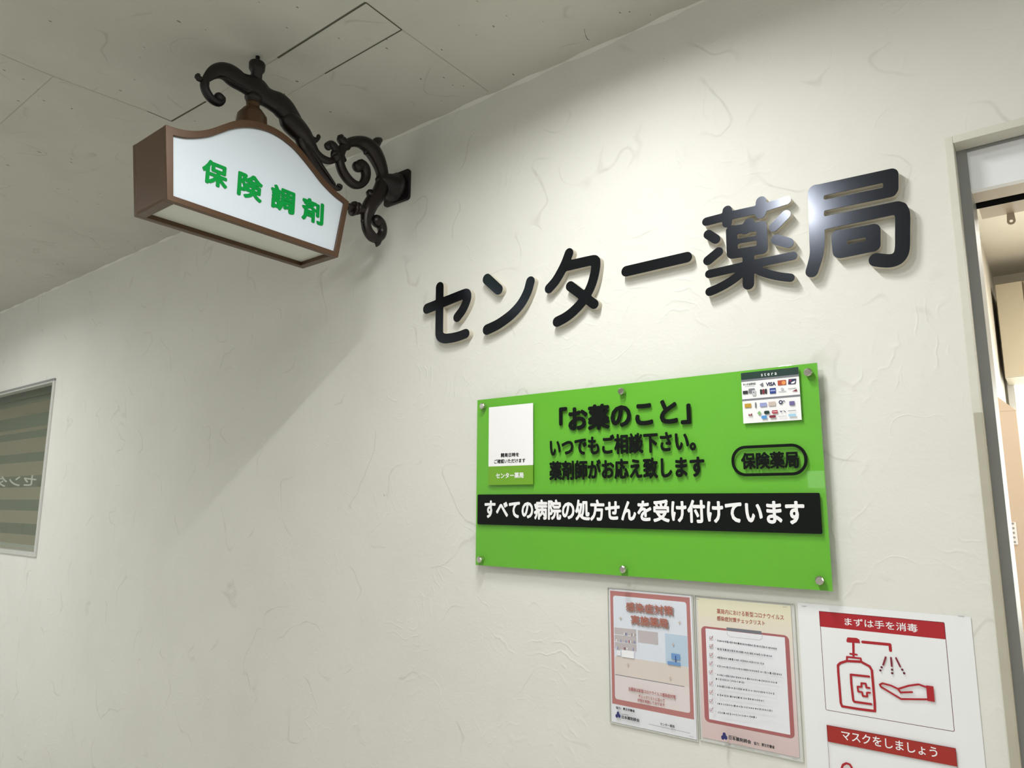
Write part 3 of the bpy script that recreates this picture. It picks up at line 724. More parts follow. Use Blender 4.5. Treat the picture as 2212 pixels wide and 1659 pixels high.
I_org = ink('ink_orange', 180, 74, 40); I_amb = ink('ink_amber', 225, 150, 80); I_navy = ink('ink_navy', 36, 40, 84); I_blue = ink('ink_blue', 30, 62, 140); I_lil = ink('ink_lilac', 150, 158, 205)
I_red = ink('ink_red', 176, 40, 62); I_gold = ink('ink_gold', 190, 148, 44); I_tan = ink('ink_tan', 200, 186, 178); I_vio = ink('ink_violet', 108, 98, 150); I_sky = ink('ink_sky', 80, 150, 215)
I_pale = ink('ink_pale_blue', 160, 205, 232); I_lime = ink('ink_green', 130, 180, 120); I_maro = ink('ink_maroon', 128, 36, 54); I_w = ink('ink_white', 240, 241, 245)
MB().box(sx0, sx1, SY-0.0008, SY+0.0003, sz0, sz1, M_white).build('sticker_sheet', pay)
Dp = Draw(Sheet(A4, ZC, sx0, sx1, sz0, sz1), SY-0.0009)
Dp.quad4([(122, 282), (1490, 147), (1500, 315), (128, 450)], I_dgn, 0.001)
Dp.quad4([(128, 450), (1500, 315), (1503, 365), (130, 500)], I_gr); Dp.quad4([(145, 912), (1525, 795), (1530, 843), (148, 958)], I_gr)
Dp.text('s t e r a', (608, 330), (980, 300), (795, 275), (795, 345), I_w, 0.01)
Dp.text('タッチ決済対応', (172, 560), (478, 535), (325, 515), (325, 575), I_dk, 0.02)
Dp.stroke([(215, 600), (450, 590)], 0.0008, I_lg)
Dp.text('VISA', (722, 545), (955, 530), (838, 500), (838, 590), I_navy, 0.04)
Dp.poly([(575, 560), (650, 505), (665, 600), (625, 610)], I_gr)
Dp.quad4([(1003, 465), (1200, 448), (1203, 570), (1005, 580)], I_org); Dp.disc(1145, 515, 0.0042, I_amb)
Dp.poly([(1262, 435), (1442, 420), (1425, 545), (1250, 558)], I_navy); Dp.poly([(1325, 510), (1420, 470), (1400, 530), (1325, 540)], I_w); Dp.poly([(1275, 455), (1330, 450), (1300, 500)], I_red)
for i, mm in enumerate((I_dk, I_maro, I_dk)): Dp.quad4([(580+58*i, 675-6*i), (630+58*i, 670-6*i), (632+58*i, 790-6*i), (582+58*i, 795-6*i)], mm, 0.0014)
Dp.quad4([(812, 650), (955, 637), (960, 770), (816, 780)], I_blue); Dp.quad4([(828, 690), (948, 680), (948, 715), (830, 725)], I_lil)
Dp.disc(1110, 665, 0.003, I_lg); Dp.stroke([(1030, 730), (1195, 715)], 0.0016, I_lg); Dp.stroke([(1255, 665), (1440, 645)], 0.0010, I_gr); Dp.poly([(1340, 728), (1458, 668), (1460, 718)], I_maro)
Dp.quad4([(168, 712), (290, 700), (290, 780), (170, 785)], I_dk); Dp.quad4([(285, 660), (460, 645), (455, 750), (330, 770)], I_gr, 0.0015); Dp.quad4([(390, 690), (478, 690), (480, 820), (395, 835)], I_lg, 0.0018); Dp.disc(432, 745, 0.0012, I_dk)
Dp.quad4([(208, 1020), (365, 1010), (367, 1105), (212, 1115)], I_gold, 0.0006); Dp.stroke([(475, 1000), (475, 1100)], 0.003, I_gr)
Dp.quad4([(575, 1000), (738, 990), (740, 1080), (578, 1095)], I_lil); Dp.quad4([(780, 975), (948, 962), (952, 1065), (785, 1075)], I_tan)
Dp.disc(1075, 980, 0.0042, I_navy); Dp.disc(1075, 980, 0.0018, I_w); Dp.stroke([(1125, 970), (1150, 945), (1172, 965)], 0.0014, I_navy); Dp.quad4([(1280, 962), (1405, 955), (1406, 1050), (1283, 1058)], I_vio, 0.0006)
Dp.text('id', (302, 1285), (390, 1280), (345, 1255), (345, 1312), I_maro, 0.05); Dp.stroke([(260, 1355), (415, 1345)], 0.0006, I_lg)
Dp.poly([(512, 1245), (565, 1192), (612, 1240), (565, 1295)], I_lime); Dp.quad4([(678, 1190), (808, 1185), (806, 1262), (680, 1268)], I_dgn, 0.0028)
Dp.quad4([(866, 1180), (1003, 1172), (1003, 1245), (868, 1252)], I_red, 0.0005); Dp.stroke([(885, 1215), (985, 1208)], 0.001, I_w)
Dp.stroke([(1065, 1190), (1085, 1220), (1110, 1190)], 0.0014, I_navy); Dp.stroke([(1150, 1185), (1190, 1215)], 0.0014, I_navy); Dp.stroke([(1255, 1190), (1435, 1175)], 0.0011, I_gr)
Dp.quad4([(615, 1308), (747, 1300), (747, 1375), (618, 1382)], I_sky, 0.0008); Dp.quad4([(803, 1298), (965, 1290), (964, 1352), (806, 1360)], I_maro, 0.0026)
Dp.stroke([(1025, 1325), (1205, 1310)], 0.0012, I_lg); Dp.quad4([(1260, 1268), (1440, 1260), (1440, 1315), (1262, 1322)], I_pale, 0.0005)
Dp.build('print', pay)

# ================================================================== POSTERS
PY = -0.0016
def sheet_rect(zm, c4, y=PY):
    q = [on_wall(zm(c), y) for c in c4]
    return (q[0][0]+q[3][0])/2, (q[1][0]+q[2][0])/2, (q[2][2]+q[3][2])/2, (q[0][2]+q[1][2])/2
def poster(name, zm, c4, sleeve4, label, group=None):
    x0, x1, z0, z1 = sheet_rect(zm, c4)
    t = empty(name, ((x0+x1)/2, 0, z0), label, 'poster', group)
    MB().box(x0, x1, PY, PY+0.0006, z0, z1, M_paper).build('paper', t)
    if sleeve4:
        a0, a1, b0, b1 = sheet_rect(zm, sleeve4)
        MB().box(a0, a1, PY-0.0024, PY-0.0022, b0, b1, M_sleeve).build('clear_sleeve', t)
        mbx = MB(); frame_slab(mbx, a0, a1, b0, b1, 0.002, 0.0009, PY-0.0025, PY+0.0008, M_sl_edge); mbx.build('sleeve_edge', t)
    P = Sheet(c4, zm, x0, x1, z0, z1)
    return t, Draw(P, PY-0.0001), (x0, x1, z0, z1)
M_sl_edge = brushed('sleeve_seal', (0.60, 0.61, 0.56, 1), 0.3, 0.0, 0.05, 30)
I_pink = ink('ink_dusty_pink', 188, 124, 120); I_pink2 = ink('ink_rose', 176, 104, 104); I_tit = ink('ink_terracotta', 176, 98, 82); I_tsh = ink('ink_title_shadow', 150, 128, 124)
I_palep = ink('ink_pale_pink', 230, 220, 218); I_bg = ink('ink_sky_white', 226, 232, 240); I_floorp = ink('ink_floor', 222, 214, 208); I_counter = ink('ink_counter', 224, 214, 204)
I_shelf = ink('ink_shelf', 196, 188, 188); I_mon = ink('ink_monitor', 112, 152, 202); I_glow = ink('ink_blue_glow', 192, 212, 228); I_crm = ink('ink_cream', 234, 228, 205); I_logo = ink('ink_logo_blue', 44, 48, 110)

# -- poster 1
c4 = [(112, 128), (808, 178), (850, 1405), (118, 1272)]
t, D, _ = poster('pharmacy_poster', Z6, c4, [(92, 118), (822, 172), (868, 1420), (112, 1285)], 'leftmost of the three posters, pink bordered picture of a pharmacy under the green sign')
D.quad4([(112, 147), (790, 195), (830, 1238), (130, 1108)], I_pink)
D.quad4([(138, 186), (762, 236), (798, 1180), (155, 1072)], I_bg, 0.006)
D.quad4([(152, 705), (778, 775), (798, 1180), (155, 1072)], I_counter, 0.006)
D.quad4([(150, 860), (785, 955), (797, 1178), (156, 1071)], I_palep, 0.006)
D.quad4([(583, 500), (772, 520), (780, 780), (590, 760)], I_glow)
D.stroke([(155, 862), (745, 950)], 0.0014, I_gr)
for (a, b, c_, e_) in [(148, 455, 335, 640), (350, 475, 520, 580)]:
    D.quad4([(a, b), (c_, b+20), (c_+8, e_+20), (a+8, e_)], I_shelf)
for k in range(4): D.stroke([(146, 455+62*k), (340, 470+64*k)], 0.0012, I_w)
D.stroke([(345, 465), (355, 640)], 0.0016, I_w)
for k in range(26):
    x = 160+random.random()*170; y = 485+62*(k % 3)+x*0.07; D.rect(x, y, x+9, y+22, random.choice([I_w, I_tan, I_lil, I_pink, I_gr]))
D.quad4([(170, 650), (205, 655), (207, 700), (172, 695)], I_w, 0.001); D.quad4([(215, 648), (320, 660), (322, 720), (217, 708)], I_w, 0.001)
D.quad4([(638, 668), (712, 672), (714, 722), (640, 718)], I_mon, 0.001); D.stroke([(676, 690), (677, 745)], 0.0022, I_blue); D.quad4([(606, 735), (715, 745), (716, 772), (608, 765)], I_mon, 0.001)
for x, y in ((208, 378), (710, 405), (655, 590), (268, 772), (630, 878)): D.poly([(x, y-18), (x+5, y-4), (x+16, y), (x+5, y+4), (x, y+18), (x-5, y+4), (x-16, y), (x-5, y-4)], I_tan)
D.text('感染症対策', (262, 295), (668, 325), (465, 262), (465, 342), I_tsh, 0.024); D.text('感染症対策', (256, 290), (656, 318), (458, 253), (458, 329), I_tit, 0.008)
D.text('実施薬局', (303, 395), (622, 425), (465, 368), (465, 450), I_tsh, 0.024); D.text('実施薬局', (298, 390), (610, 416), (458, 361), (458, 437), I_tit, 0.008)
D.text('当薬局は新型コロナウイルス感染症対策', (272, 985), (676, 1035), (474, 993), (474, 1025), I_pink2, 0.025)
D.text('チェックリストに沿って', (358, 1045), (582, 1070), (470, 1042), (470, 1072), I_tit, 0.02)
D.text('対策を実施しております', (348, 1075), (582, 1110), (465, 1078), (465, 1106), I_pink2, 0.025)
D.text('協力：厚生労働省', (162, 1143), (325, 1172), (243, 1146), (243, 1168), I_dk, 0.03)
def trefoil(D, x, y, s):
    for a in (90, 210, 330): D.disc(x+s*0.55*math.cos(math.radians(a)), y-s*0.62*math.sin(math.radians(a)), s*0.00014, I_logo, s*0.00017)
trefoil(D, 180, 1210, 24)
D.text('日本薬剤師会', (212, 1225), (365, 1250), (290, 1222), (290, 1252), I_dk, 0.03); D.stroke([(212, 1200), (270, 1208)], 0.0008, I_dk)
D.text('センター薬局', (545, 1272), (667, 1290), (606, 1270), (606, 1294), I_dk, 0.02); D.stroke([(447, 1278), (802, 1345)], 0.0005, I_dk)
D.stroke([(140, 136), (165, 138)], 0.0006, I_gr); D.stroke([(795, 1368), (830, 1378)], 0.0006, I_gr)
D.build('print', t)

# -- poster 2
c4 = [(850, 210), (1660, 262), (1725, 1568), (905, 1400)]
t, D, _ = poster('checklist_poster', Z6, c4, [(832, 184), (1678, 242), (1778, 1612), (880, 1418)], 'middle poster, pale yellow and pink checklist with nine ticked rows on a clipboard')
y_lines = [(850, 210), (1660, 262), (1725, 1568), (905, 1400)]
D.quad4(y_lines, I_crm)
m_g = mat('ink_poster_wash', srgb(232, 212, 206), 0.5); nt, N, L, b = nodes(m_g)   # the paper's own yellow to pink print
tc = N('ShaderNodeTexCoord'); sx = N('ShaderNodeSeparateXYZ'); L(tc.outputs['Object'], sx.inputs[0])
L(ramp(nt, math_n(nt, 'DIVIDE', sx.outputs[2], 0.3, clamp=True), [(0.0, srgb(220, 198, 194)), (0.35, srgb(230, 208, 204)), (0.75, srgb(236, 226, 212)), (0.92, srgb(233, 229, 200))]), b.inputs['Base Color'])
D.quad4(y_lines, m_g)
D.text('薬局内における新型コロナウイルス', (1020, 325), (1600, 370), (1300, 322), (1300, 368), I_tit, 0.02)
D.text('感染症対策チェックリスト', (1022, 385), (1435, 418), (1230, 382), (1230, 424), I_tit, 0.02)
D.quad4([(892, 452), (1640, 528), (1688, 1408), (920, 1268)], I_pink2, 0.010)
D.quad4([(928, 472), (1606, 545), (1650, 1372), (958, 1250)], I_w, 0.001)
D.quad4([(1105, 463), (1405, 492), (1406, 516), (1106, 492)], I_gr); D.stroke([(1108, 490), (1112, 525), (1140, 545), (1390, 568), (1410, 555), (1412, 515)], 0.0009, I_lg)
rows = [(972, 560, 1540), (975, 630, 1515), (977, 703, 1435), (978, 775, 1592), (981, 848, 1550), (985, 943, 1530), (988, 1015, 1445), (991, 1088, 1525), (995, 1160, 1390)]
def tick_row(x, y, xe, box=True):
    if box:
        D.frame4([(x-14, y-14), (x+16, y-12), (x+18, y+20), (x-12, y+18)], 0.0005, 0.0005, I_gr); D.stroke([(x-8, y-2), (x, y+10), (x+16, y-20)], 0.0012, I_pink2)
        D.disc(x+40, y+10, 0.0006, I_gr)
    xx = x+55; yb = y+14
    while xx < xe-8:
        wd = random.uniform(7, 17); hgt = random.uniform(6, 12); s_ = (xx-x)*0.118
        D.rect(xx, yb+s_-hgt, xx+wd*0.7, yb+s_+hgt*0.7, random.choice([I_gr, I_dk, I_gr])); xx += wd+random.choice([1.5, 2, 5])
for x, y, xe in rows: tick_row(x, y, xe)
tick_row(981, 878, 1290, False)
trefoil(D, 1110, 1378, 26); D.text('日本薬剤師会', (1148, 1388), (1335, 1418), (1240, 1386), (1240, 1420), I_dk, 0.035); D.stroke([(1148, 1368), (1215, 1378)], 0.0008, I_dk)
D.text('協力：厚生労働省', (1358, 1428), (1533, 1462), (1445, 1432), (1445, 1460), I_dk, 0.03)
for a, b in (((862, 216), (892, 218)), ((1612, 266), (1648, 268)), ((1685, 1556), (1724, 1562))): D.stroke([a, b], 0.0006, I_gr)
D.build('print', t)

# -- poster 3 (red hygiene instructions)
I_crim = ink('ink_crimson', 170, 28, 40); I_brk = ink('ink_brick', 160, 40, 34); I_wine = ink('ink_wine', 96, 20, 40)
x0a, x1a, z0a, z1a = sheet_rect(Z7, [(140, 108), (1722, 205), (1868, 1606), (228, 1606)])
x1a = (on_wall(Z7((1722, 205)), PY)[0]+on_wall(Z7((1850, 1500)), PY)[0])/2; x0a = (on_wall(Z7((140, 108)), PY)[0]+on_wall(Z7((215, 1400)), PY)[0])/2
t = empty('hygiene_poster', ((x0a+x1a)/2, 0, z1a-0.42), 'rightmost and largest poster, white with red hand disinfection pictogram panels', 'poster')
def PP(x, y): q = on_wall(Z7((x, y)), PY); return q[0], q[2]
mbp = MB(); nn = 40; vs = []; fs = []          # the sheet bulges a little off the wall
for i in range(nn+1):
    for j in range(2):
        u = j; zz_ = z1a-0.42*i/nn; vs.append((x0a+(x1a-x0a)*u, PY, zz_))
MB().box(x0a, x1a, PY, PY+0.0006, z1a-0.42, z1a, M_paper).build('paper', t)
D = Draw(PP, PY-0.0001)
X0, X1, ZZ0, ZZ1 = D.quad4([(335, 178), (1480, 262), (1495, 418), (345, 320)], I_crim)
fr = [(335, 178), (1482, 262), (1578, 1262), (400, 1088)]
D.frame4(fr, 0.0009, 0.003, I_wine)
D.text('まずは手を消毒', (570, 265), (1238, 320), (900, 258), (900, 332), I_w, 0.008)
D.poly([(588, 430), (597, 410), (680, 415), (705, 430), (712, 464), (600, 456), (588, 450)], I_crim)
D.stroke([(735, 452), (985, 476), (990, 530)], 0.0052, I_crim)
sw = 0.0042
D.stroke([(650, 465), (652, 580)], sw, I_crim); D.stroke([(622, 560), (682, 568)], 0.0034, I_crim)
D.stroke([(592, 625), (592, 588), (718, 602), (722, 632)], 0.0034, I_crim)
D.stroke([(592, 625), (530, 645), (510, 665), (512, 720), (536, 1010), (548, 1040), (700, 1065), (848, 1084), (846, 1010), (820, 710), (800, 675), (735, 640), (722, 632), (592, 625)], 0.0044, I_crim)
D.stroke([(795, 768), (628, 750), (632, 830), (650, 985), (660, 998), (815, 1020)], 0.0040, I_crim)
D.stroke([(725, 828), (765, 832), (770, 868), (800, 872)], 0.0034, I_crim); D.stroke([(725, 828), (726, 862), (690, 860), (696, 905), (732, 910), (738, 945), (778, 950), (776, 915), (805, 915)], 0.0034, I_crim)
D.stroke([(948, 590), (925, 660)], 0.0032, I_maro); D.stroke([(996, 595), (1003, 672)], 0.0032, I_maro); D.stroke([(1042, 598), (1080, 675)], 0.0032, I_maro)
for p in ((911, 682), (900, 710), (1007, 704), (1008, 736), (1100, 704), (1117, 736)): D.disc(*p, 0.0021, I_wine)
D.stroke([(1325, 865), (1250, 838), (1160, 850), (1062, 880), (1000, 850), (920, 828), (895, 840), (905, 860), (1090, 972), (1330, 975)], 0.0034, I_crim)
D.stroke([(1062, 880), (1085, 912), (1190, 908)], 0.0034, I_crim)
D.quad4([(1318, 850), (1385, 852), (1397, 996), (1330, 990)], I_crim)
D.quad4([(408, 1218), (1590, 1410), (1602, 1580), (420, 1368)], I_brk); 
fr2 = [(408, 1218), (1590, 1410), (1602, 1580), (420, 1368)]
q = [PP(*p) for p in fr2]; fx0 = (q[0][0]+q[3][0])/2; fx1 = (q[1][0]+q[2][0])/2; fz1 = (q[0][1]+q[1][1])/2
yy = D.lay(); frame_slab(D.mb, fx0, fx1, z1a-0.405, fz1, 0.003, 0.0006, yy, yy, I_wine)
D.text('マスクをしましょう', (545, 1310), (1420, 1450), (985, 1335), (985, 1425), I_w, 0.012)
D.stroke([(548, 1600), (560, 1572), (590, 1558), (622, 1570), (640, 1600)], 0.004, I_crim)
D.build('print', t)
D2 = Draw(PP, PY-0.0012); D2.quad4([(1600, 186), (1712, 195), (1714, 218), (1602, 210)], M_sleeve); D2.build('clear_tape', t)
for pts in ([(1610, 214), (1665, 219)], [(182, 122), (222, 125)]):
    D2 = Draw(PP, PY-0.0013); D2.stroke(pts, 0.0007, I_gr); D2.build('staple', t)

# ================================================================== HANGING LANTERN SIGN
XC = -1.695; XF = XC+0.084; XB = XC-0.084
def F(p, x=XF): q = hit(Z1(p), 0, x); return q[1], q[2]
YM = -0.5555
bz = 0.5*(F((365, 1110))[1]+F((1580, 1520))[1]); tzc = 0.5*(F((326, 560))[1]+F((1640, 1120))[1])
hwb = 0.2500; hwt = 0.2745
hwb = (F((1580, 1520))[0]-F((365, 1110))[0])/2; hwt = (F((1640, 1120))[0]-F((326, 560))[0])/2
def mirror_profile(pts):
    q = [F(p) for p in pts]; q = [(abs(a-YM), b) for a, b in q if a <= YM+0.02]
    q = sorted(q, key=lambda t: -t[0]); return q
OUT = [(-.2708, .3844), (-.2455, .3867), (-.2182, .3926), (-.1906, .4037), (-.1626, .4206), (-.1414, .4375), (-.1199, .4555), (-.0979, .4725), (-.0789, .484), (-.053, .4945), (-.025, .502),
       (.0088, .5055), (.044, .5025), (.081, .491), (.115, .4735), (.15, .4485), (.185, .4245), (.2293, .402), (.2612, .3913), (.2826, .3835)]
INN = [(-.2506, .3656), (-.2201, .3723), (-.1892, .3857), (-.1611, .4016), (-.1327, .4235), (-.1073, .4444), (-.0808, .4613), (-.0534, .4743), (-.0249, .483), (.0088, .4878), (.0441, .4847),
       (.0809, .4734), (.1096, .458), (.149, .4315), (.1846, .4065), (.2255, .3862), (.2650, .3741)]
smooth = lambda L: [tuple(v[:2]) for v in catmull([(YM+a, 2.0+b, 0) for a, b in L], 0.008)]
OUT = smooth(OUT); IN_t = smooth(INN); tzc = OUT[0][1]
outer = OUT+[(YM+hwb, bz), (YM-hwb, bz)]
ibz = 2.2160
inner = IN_t+[(YM+hwb-0.0135, ibz), (YM-hwb+0.0135, ibz)]
def resamp(loop, n_top, L): # same number of samples for top curve
    idx = np.linspace(0, len(L)-1, n_top); A = np.array(L)
    return [tuple(A[int(i)]*(1-(i-int(i)))+A[min(len(L)-1, int(i)+1)]*(i-int(i))) for i in idx]
NT = 60
OT = resamp(None, NT, OUT)+[(YM+hwb, bz), (YM-hwb, bz)]; IT = resamp(None, NT, IN_t)+[(YM+hwb-0.0135, ibz), (YM-hwb+0.0135, ibz)]
ls = empty('hanging_lantern_sign', (XC, YM, bz), 'white lantern box sign with green characters hung from a scrolled iron bracket under the ceiling', 'sign')
n = len(OT)
def face_frame(xa, xb):
    mbx = MB(); vs = [(xa, p[0], p[1]) for p in OT]+[(xa, p[0], p[1]) for p in IT]+[(xb, p[0], p[1]) for p in OT]+[(xb, p[0], p[1]) for p in IT]; fs = []
    for i in range(n):
        j = (i+1) % n; fs += [(i, j, n+j, n+i), (2*n+i, 3*n+i, 3*n+j, 2*n+j), (i, 2*n+i, 2*n+j, j), (n+i, n+j, 3*n+j, 3*n+i)]
    mbx.add(vs, fs, M_bronze); return mbx
face_frame(XF, XF-0.014).build('front_frame', ls, bevel=0.0012); face_frame(XB+0.014, XB).build('back_frame', ls, bevel=0.0012)
# box shell between the two frames: ends and top
sh = MB(); vs = []; fs = []
shell = [(YM+hwb-0.001, bz+0.001)]+[(y, z-0.0015) for y, z in OT[:NT]][::-1]+[(YM-hwb+0.001, bz+0.001)]
for x in (XF-0.0135, XB+0.0135): vs += [(x, p[0], p[1]) for p in shell]
k = len(shell)
for i in range(k-1): fs.append((i, i+1, k+i+1, k+i))
sh.add(vs, fs, M_bronze)
sh.build('box_shell', ls)
# underside: frame and frosted panel
hb = hwb
ub = MB(); xa, xb = XF-0.0138, XB+0.0138
ub.box(xb, xa, YM-hb, YM-hb+0.022, bz, bz+0.012, M_bronze); ub.box(xb, xa, YM+hb-0.022, YM+hb, bz, bz+0.012, M_bronze)
ub.box(xb, xb+0.006, YM-hb+0.022, YM+hb-0.022, bz, bz+0.012, M_bronze)
ub.build('bottom_frame', ls, bevel=0.001)
MB().box(xb+0.006, xa, YM-hb+0.02, YM+hb-0.02, bz+0.012, bz+0.0145, M_acrylb).build('bottom_panel', ls, label='frosted white bottom panel')
pf = MB(); xp = XF-0.007
pf.add([(xp, p[0], p[1]) for p in IT]+[(xp-0.003, p[0], p[1]) for p in IT], [list(range(n)), list(range(2*n-1, n-1, -1))], M_acryl); pfo = pf.build('front_panel', ls, label='white acrylic front panel')
pf = MB(); xq = XB+0.007
pf.add([(xq, p[0], p[1]) for p in IT]+[(xq+0.003, p[0], p[1]) for p in IT], [list(range(n)), list(range(2*n-1, n-1, -1))], M_acryl); pf.build('back_panel', ls, label='white acrylic back panel')
XL = xp+0.0006
for ch, l, r_, tt, bb in (('保', (585, 890), (770, 940), (680, 828), (680, 1003)), ('険', (840, 980), (1018, 1040), (930, 918), (930, 1098)), ('調', (1078, 1070), (1250, 1130), (1165, 1010), (1165, 1185)), ('剤', (1300, 1165), (1456, 1215), (1385, 1100), (1385, 1268))):
    a = F(l, XL); b = F(r_, XL); z1_, z0_ = F(tt, XL)[1], F(bb, XL)[1]
    mb = MB(); put_text(mb, ch, a[0], b[0], z0_, z1_, lambda u, z, d: (XL+d, u, z), M_greenink, 0.036, 0.0012); mb.build('lettering', pfo, label='green character')

# bracket -----------------------------------------------------------
def K(zm, pts, s=1.0):
    """centre line seen in the bracket's plane x = XC: (px, py, half width px)"""
    out = []
    for i, p in enumerate(pts):
        c = hit(zm(p[:2]), 0, XC)
        a = pts[max(0, i-1)]; b = pts[min(len(pts)-1, i+1)]; tx, ty = b[0]-a[0], b[1]-a[1]; L = math.hypot(tx, ty)+1e-9
        nx, ny = -ty/L*p[2], tx/L*p[2]
        e = hit(zm((p[0]+nx, p[1]+ny)), 0, XC); f_ = hit(zm((p[0]-nx, p[1]-ny)), 0, XC)
        out.append((c[1], c[2], 0.5*math.hypot(e[1]-f_[1], e[2]-f_[2])*s))
    return out
arm = MB()
# outer curl and arm over the lamp
tube_x(arm, XC, K(ZB, [(552, 655, 42), (590, 690, 48), (580, 740, 54), (530, 755, 55), (455, 722, 55), (380, 650, 57), (328, 560, 58), (308, 480, 60), (315, 430, 64)]), M_irond)
arm.ball((XC, *K(ZB, [(540, 672, 62), (560, 672, 62)])[0][:2]), K(ZB, [(540, 672, 78), (560, 672, 78)])[0][2], M_irond, 1.0)
tube_x(arm, XC, K(ZB, [(300, 420, 55), (345, 360, 78), (420, 290, 108), (510, 250, 122), (610, 255, 128), (710, 300, 140), (810, 365, 138), (900, 425, 128), (990, 470, 140), (1090, 520, 165), (1190, 590, 165), (1290, 660, 135), (1390, 720, 140), (1490, 775, 155), (1580, 855, 152), (1660, 950, 135), (1740, 1060, 118), (1820, 1180, 100), (1900, 1290, 92), (1960, 1370, 88)], 1.0), M_irond, 0.62, 18)
tube_x(arm, XC, K(ZB, [(275, 380, 34), (232, 372, 42), (200, 345, 44), (212, 315, 36)]), M_irond, 0.8)
tube_x(arm, XC, K(ZB, [(1960, 1300, 60), (2040, 1345, 52), (2100, 1335, 40), (2125, 1290, 34)]), M_irond, 0.8)
# raised ribs along the arm (the underside edge)
tube_x(arm, XC+0.012, K(ZB, [(540, 375, 14), (640, 400, 18), (760, 470, 20), (880, 525, 16), (960, 560, 12)]), M_irond)
tube_x(arm, XC+0.012, K(ZB, [(1120, 560, 12), (1210, 620, 14), (1300, 700, 18), (1420, 810, 18), (1560, 930, 16), (1700, 1090, 12)]), M_irond)
# leaf splitting towards the box and towards the big scroll
tube_x(arm, XC, K(ZA, [(150, 20, 95), (220, 90, 95), (290, 165, 85), (345, 235, 72), (395, 300, 52), (450, 385, 40), (520, 450, 38), (600, 482, 36), (660, 478, 34), (700, 440, 36), (700, 380, 38), (680, 325, 36), (645, 290, 38), (612, 290, 40), (598, 310, 44)], 1.12), M_iron, 0.75)
tube_x(arm, XC, K(ZA, [(255, 130, 70), (290, 260, 50), (330, 350, 50), (400, 470, 42), (480, 590, 38), (560, 690, 32), (650, 780, 26)], 1.2), M_iron, 0.75)
tube_x(arm, XC+0.008, K(ZA, [(300, 230, 24), (350, 330, 22), (430, 440, 22), (510, 560, 20), (590, 670, 16), (660, 770, 12)]), M_iron, 0.8)
tube_x(arm, XC, K(ZA, [(655, 775, 22), (700, 815, 26), (742, 818, 22), (752, 788, 20), (725, 775, 18)]), M_iron)
# big scroll
tube_x(arm, XC, K(ZA, [(960, 560, 58), (1000, 530, 52), (1040, 580, 44), (1052, 650, 42), (1035, 720, 42), (985, 770, 42), (915, 765, 42), (850, 718, 41), (790, 640, 41), (752, 555, 40), (738, 470, 40), (748, 390, 44), (785, 320, 48), (855, 268, 54), (950, 255, 56), (1045, 285, 62), (1120, 350, 66), (1178, 440, 62), (1222, 540, 55), (1248, 640, 50), (1250, 730, 55), (1232, 820, 66), (1185, 910, 72), (1120, 990, 74), (1075, 1080, 66), (1058, 1160, 50), (1055, 1235, 42), (1072, 1310, 42), (1118, 1380, 46), (1180, 1412, 50), (1235, 1375, 44), (1250, 1305, 40), (1225, 1235, 46), (1185, 1205, 54)], 1.12), M_iron, 0.9)
arm.ball((XC, *K(ZA, [(950, 555, 62), (960, 555, 62)])[0][:2]), K(ZA, [(950, 555, 64), (960, 555, 64)])[0][2], M_iron, 0.9)
for L_ in ([(820, 300, 38), (782, 255, 40), (752, 222, 36), (762, 200, 28)], [(1140, 340, 50), (1165, 285, 48), (1195, 250, 46), (1222, 235, 32)],
           [(690, 430, 50), (675, 400, 44), (655, 420, 26)], [(740, 440, 40), (775, 455, 34), (795, 470, 20)], [(1100, 330, 42), (1050, 375, 30), (1040, 395, 14)], [(1040, 300, 38), (1000, 330, 22)],
           [(1165, 930, 48), (1120, 895, 42), (1098, 865, 32), (1115, 845, 20)], [(1110, 1020, 40), (1085, 985, 36), (1070, 975, 26)], [(1245, 745, 40), (1205, 715, 30)], [(1190, 1430, 42), (1190, 1470, 28), (1180, 1500, 10)],
           [(1240, 1350, 34), (1268, 1310, 26), (1272, 1275, 14)], [(1050, 1190, 44), (1015, 1205, 26)]):
    tube_x(arm, XC, K(ZA, L_, 1.12), M_iron, 0.85)
# joint to the box: two rings and a stem
a = hit(ZA((860, 1040)), 0, XC); b = hit(ZA((1070, 1075)), 0, XC)
tube_x(arm, XC, K(ZA, [(840, 1030, 38), (900, 1050, 42), (960, 1062, 46), (1040, 1075, 56), (1090, 1060, 58)]), M_iron)
for px, rr in ((905, 84), (950, 72)):
    c = hit(ZA((px, 1055)), 0, XC); r = K(ZA, [(px, 1055, rr), (px+10, 1057, rr)])[0][2]
    arm.lathe((XC, c[1], c[2]), 'y', [(-0.006, r*0.6), (-0.005, r*0.9), (0, r), (0.005, r*0.9), (0.006, r*0.6)], M_iron, 20)
arm.build('scroll_bracket', ls, label='black cast iron scroll bracket')
# ceiling stub and flange
st = MB(); c = hit(ZB((1130, 400)), 0, XC); ax = (XC, c[1], 0)
zt_ = hit(ZB((1145, 130)), 0, XC)[2]; zm_ = hit(ZB((1145, 270)), 0, XC)[2]; zl_ = hit(ZB((1130, 440)), 0, XC)[2]
st.lathe((XC, c[1], 0), 'z', [(zl_, 0.0155), (zm_, 0.0155), (zm_+0.003, 0.019), (zm_+0.008, 0.0215), (zt_-0.002, 0.0225), (zt_+0.002, 0.021), (zt_+0.0022, 0.006), (CEIL, 0.006)], M_irond, 24)
st.build('ceiling_mount', ls)
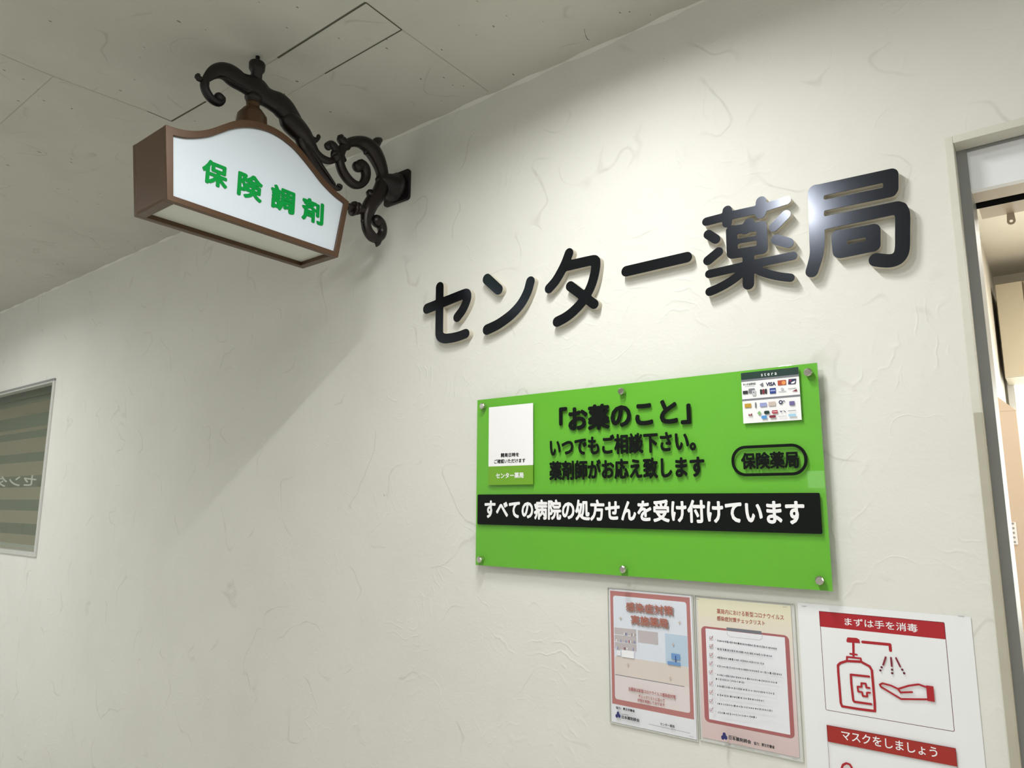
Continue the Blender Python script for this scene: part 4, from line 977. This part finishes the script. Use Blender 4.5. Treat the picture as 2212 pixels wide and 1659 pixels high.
# neck between the arm and the box top
zA = hit(ZB((1100, 600)), 0, XC)[2]; z_ = lambda y: hit(ZB((1090, y)), 0, XC)[2]
ztop = max(p[1] for p in OT)
nk = MB()
pm = 0.000178      # metres per zoomed pixel at the neck's distance
nk.lathe((XC, YM, 0), 'z', [(z_(y_), r_*pm) for y_, r_ in ((600, 100), (640, 118), (665, 132), (690, 134), (710, 128), (718, 112), (740, 108), (760, 106))], M_iron, 32)
nk.lathe((XC, YM, 0), 'z', [(z_(y_), r_*pm) for y_, r_ in ((755, 105), (790, 100), (830, 102), (860, 112), (872, 135), (885, 150), (910, 165), (935, 186), (960, 200), (985, 222))]+[(ztop+0.003, 0.045), (ztop-0.004, 0.052), (ztop-0.012, 0.060)], M_bronze, 32)
nk.build('neck_finial', ls, label='brown flared neck')
# wall plate with conical boss
px0, px1 = -1.756, -1.634; pz0, pz1 = EYE+0.9945, EYE+1.103
wp = MB(); wp.slab(stadium(px0, px1, pz0, pz1, 0.012, 5), -0.010, 0.0, M_irond)
pc = ((px0+px1)/2, 0, (pz0+pz1)/2)
r0 = 0.046
wp.lathe(pc, 'y', [(-0.010, 0.050), (-0.020, 0.050), (-0.024, 0.044), (-0.030, 0.042), (-0.034, 0.040), (-0.075, 0.026), (-0.085, 0.018)], M_irond, 28)
wp.build('wall_plate', ls, bevel=0.001)

# wisp of cobweb hanging off the ceiling
a = hit((1262, 68), 1, -0.06); pts = []
wx = MB(); P0 = cz((1262, 62))
cv = [(P0[0]+0.0, P0[1], CEIL), (P0[0]+0.004, P0[1], CEIL-0.022), (P0[0]+0.010, P0[1], CEIL-0.036), (P0[0]+0.016, P0[1], CEIL-0.040)]
for i in range(len(cv)-1):
    p, q = Vector(cv[i]), Vector(cv[i+1]); r = 0.0011 if i else 0.0006; vs = []
    for e in (p, q):
        for k in range(6): vs.append((e.x+r*math.cos(k*PI/3), e.y+r*math.sin(k*PI/3), e.z))
    wx.add(vs, [(k, (k+1) % 6, 6+(k+1) % 6, 6+k) for k in range(6)], I_gr)
o = wx.build('cobweb_strand'); tag(o, 'short dusty grey strand hanging from the ceiling near the wall joint', 'cobweb')
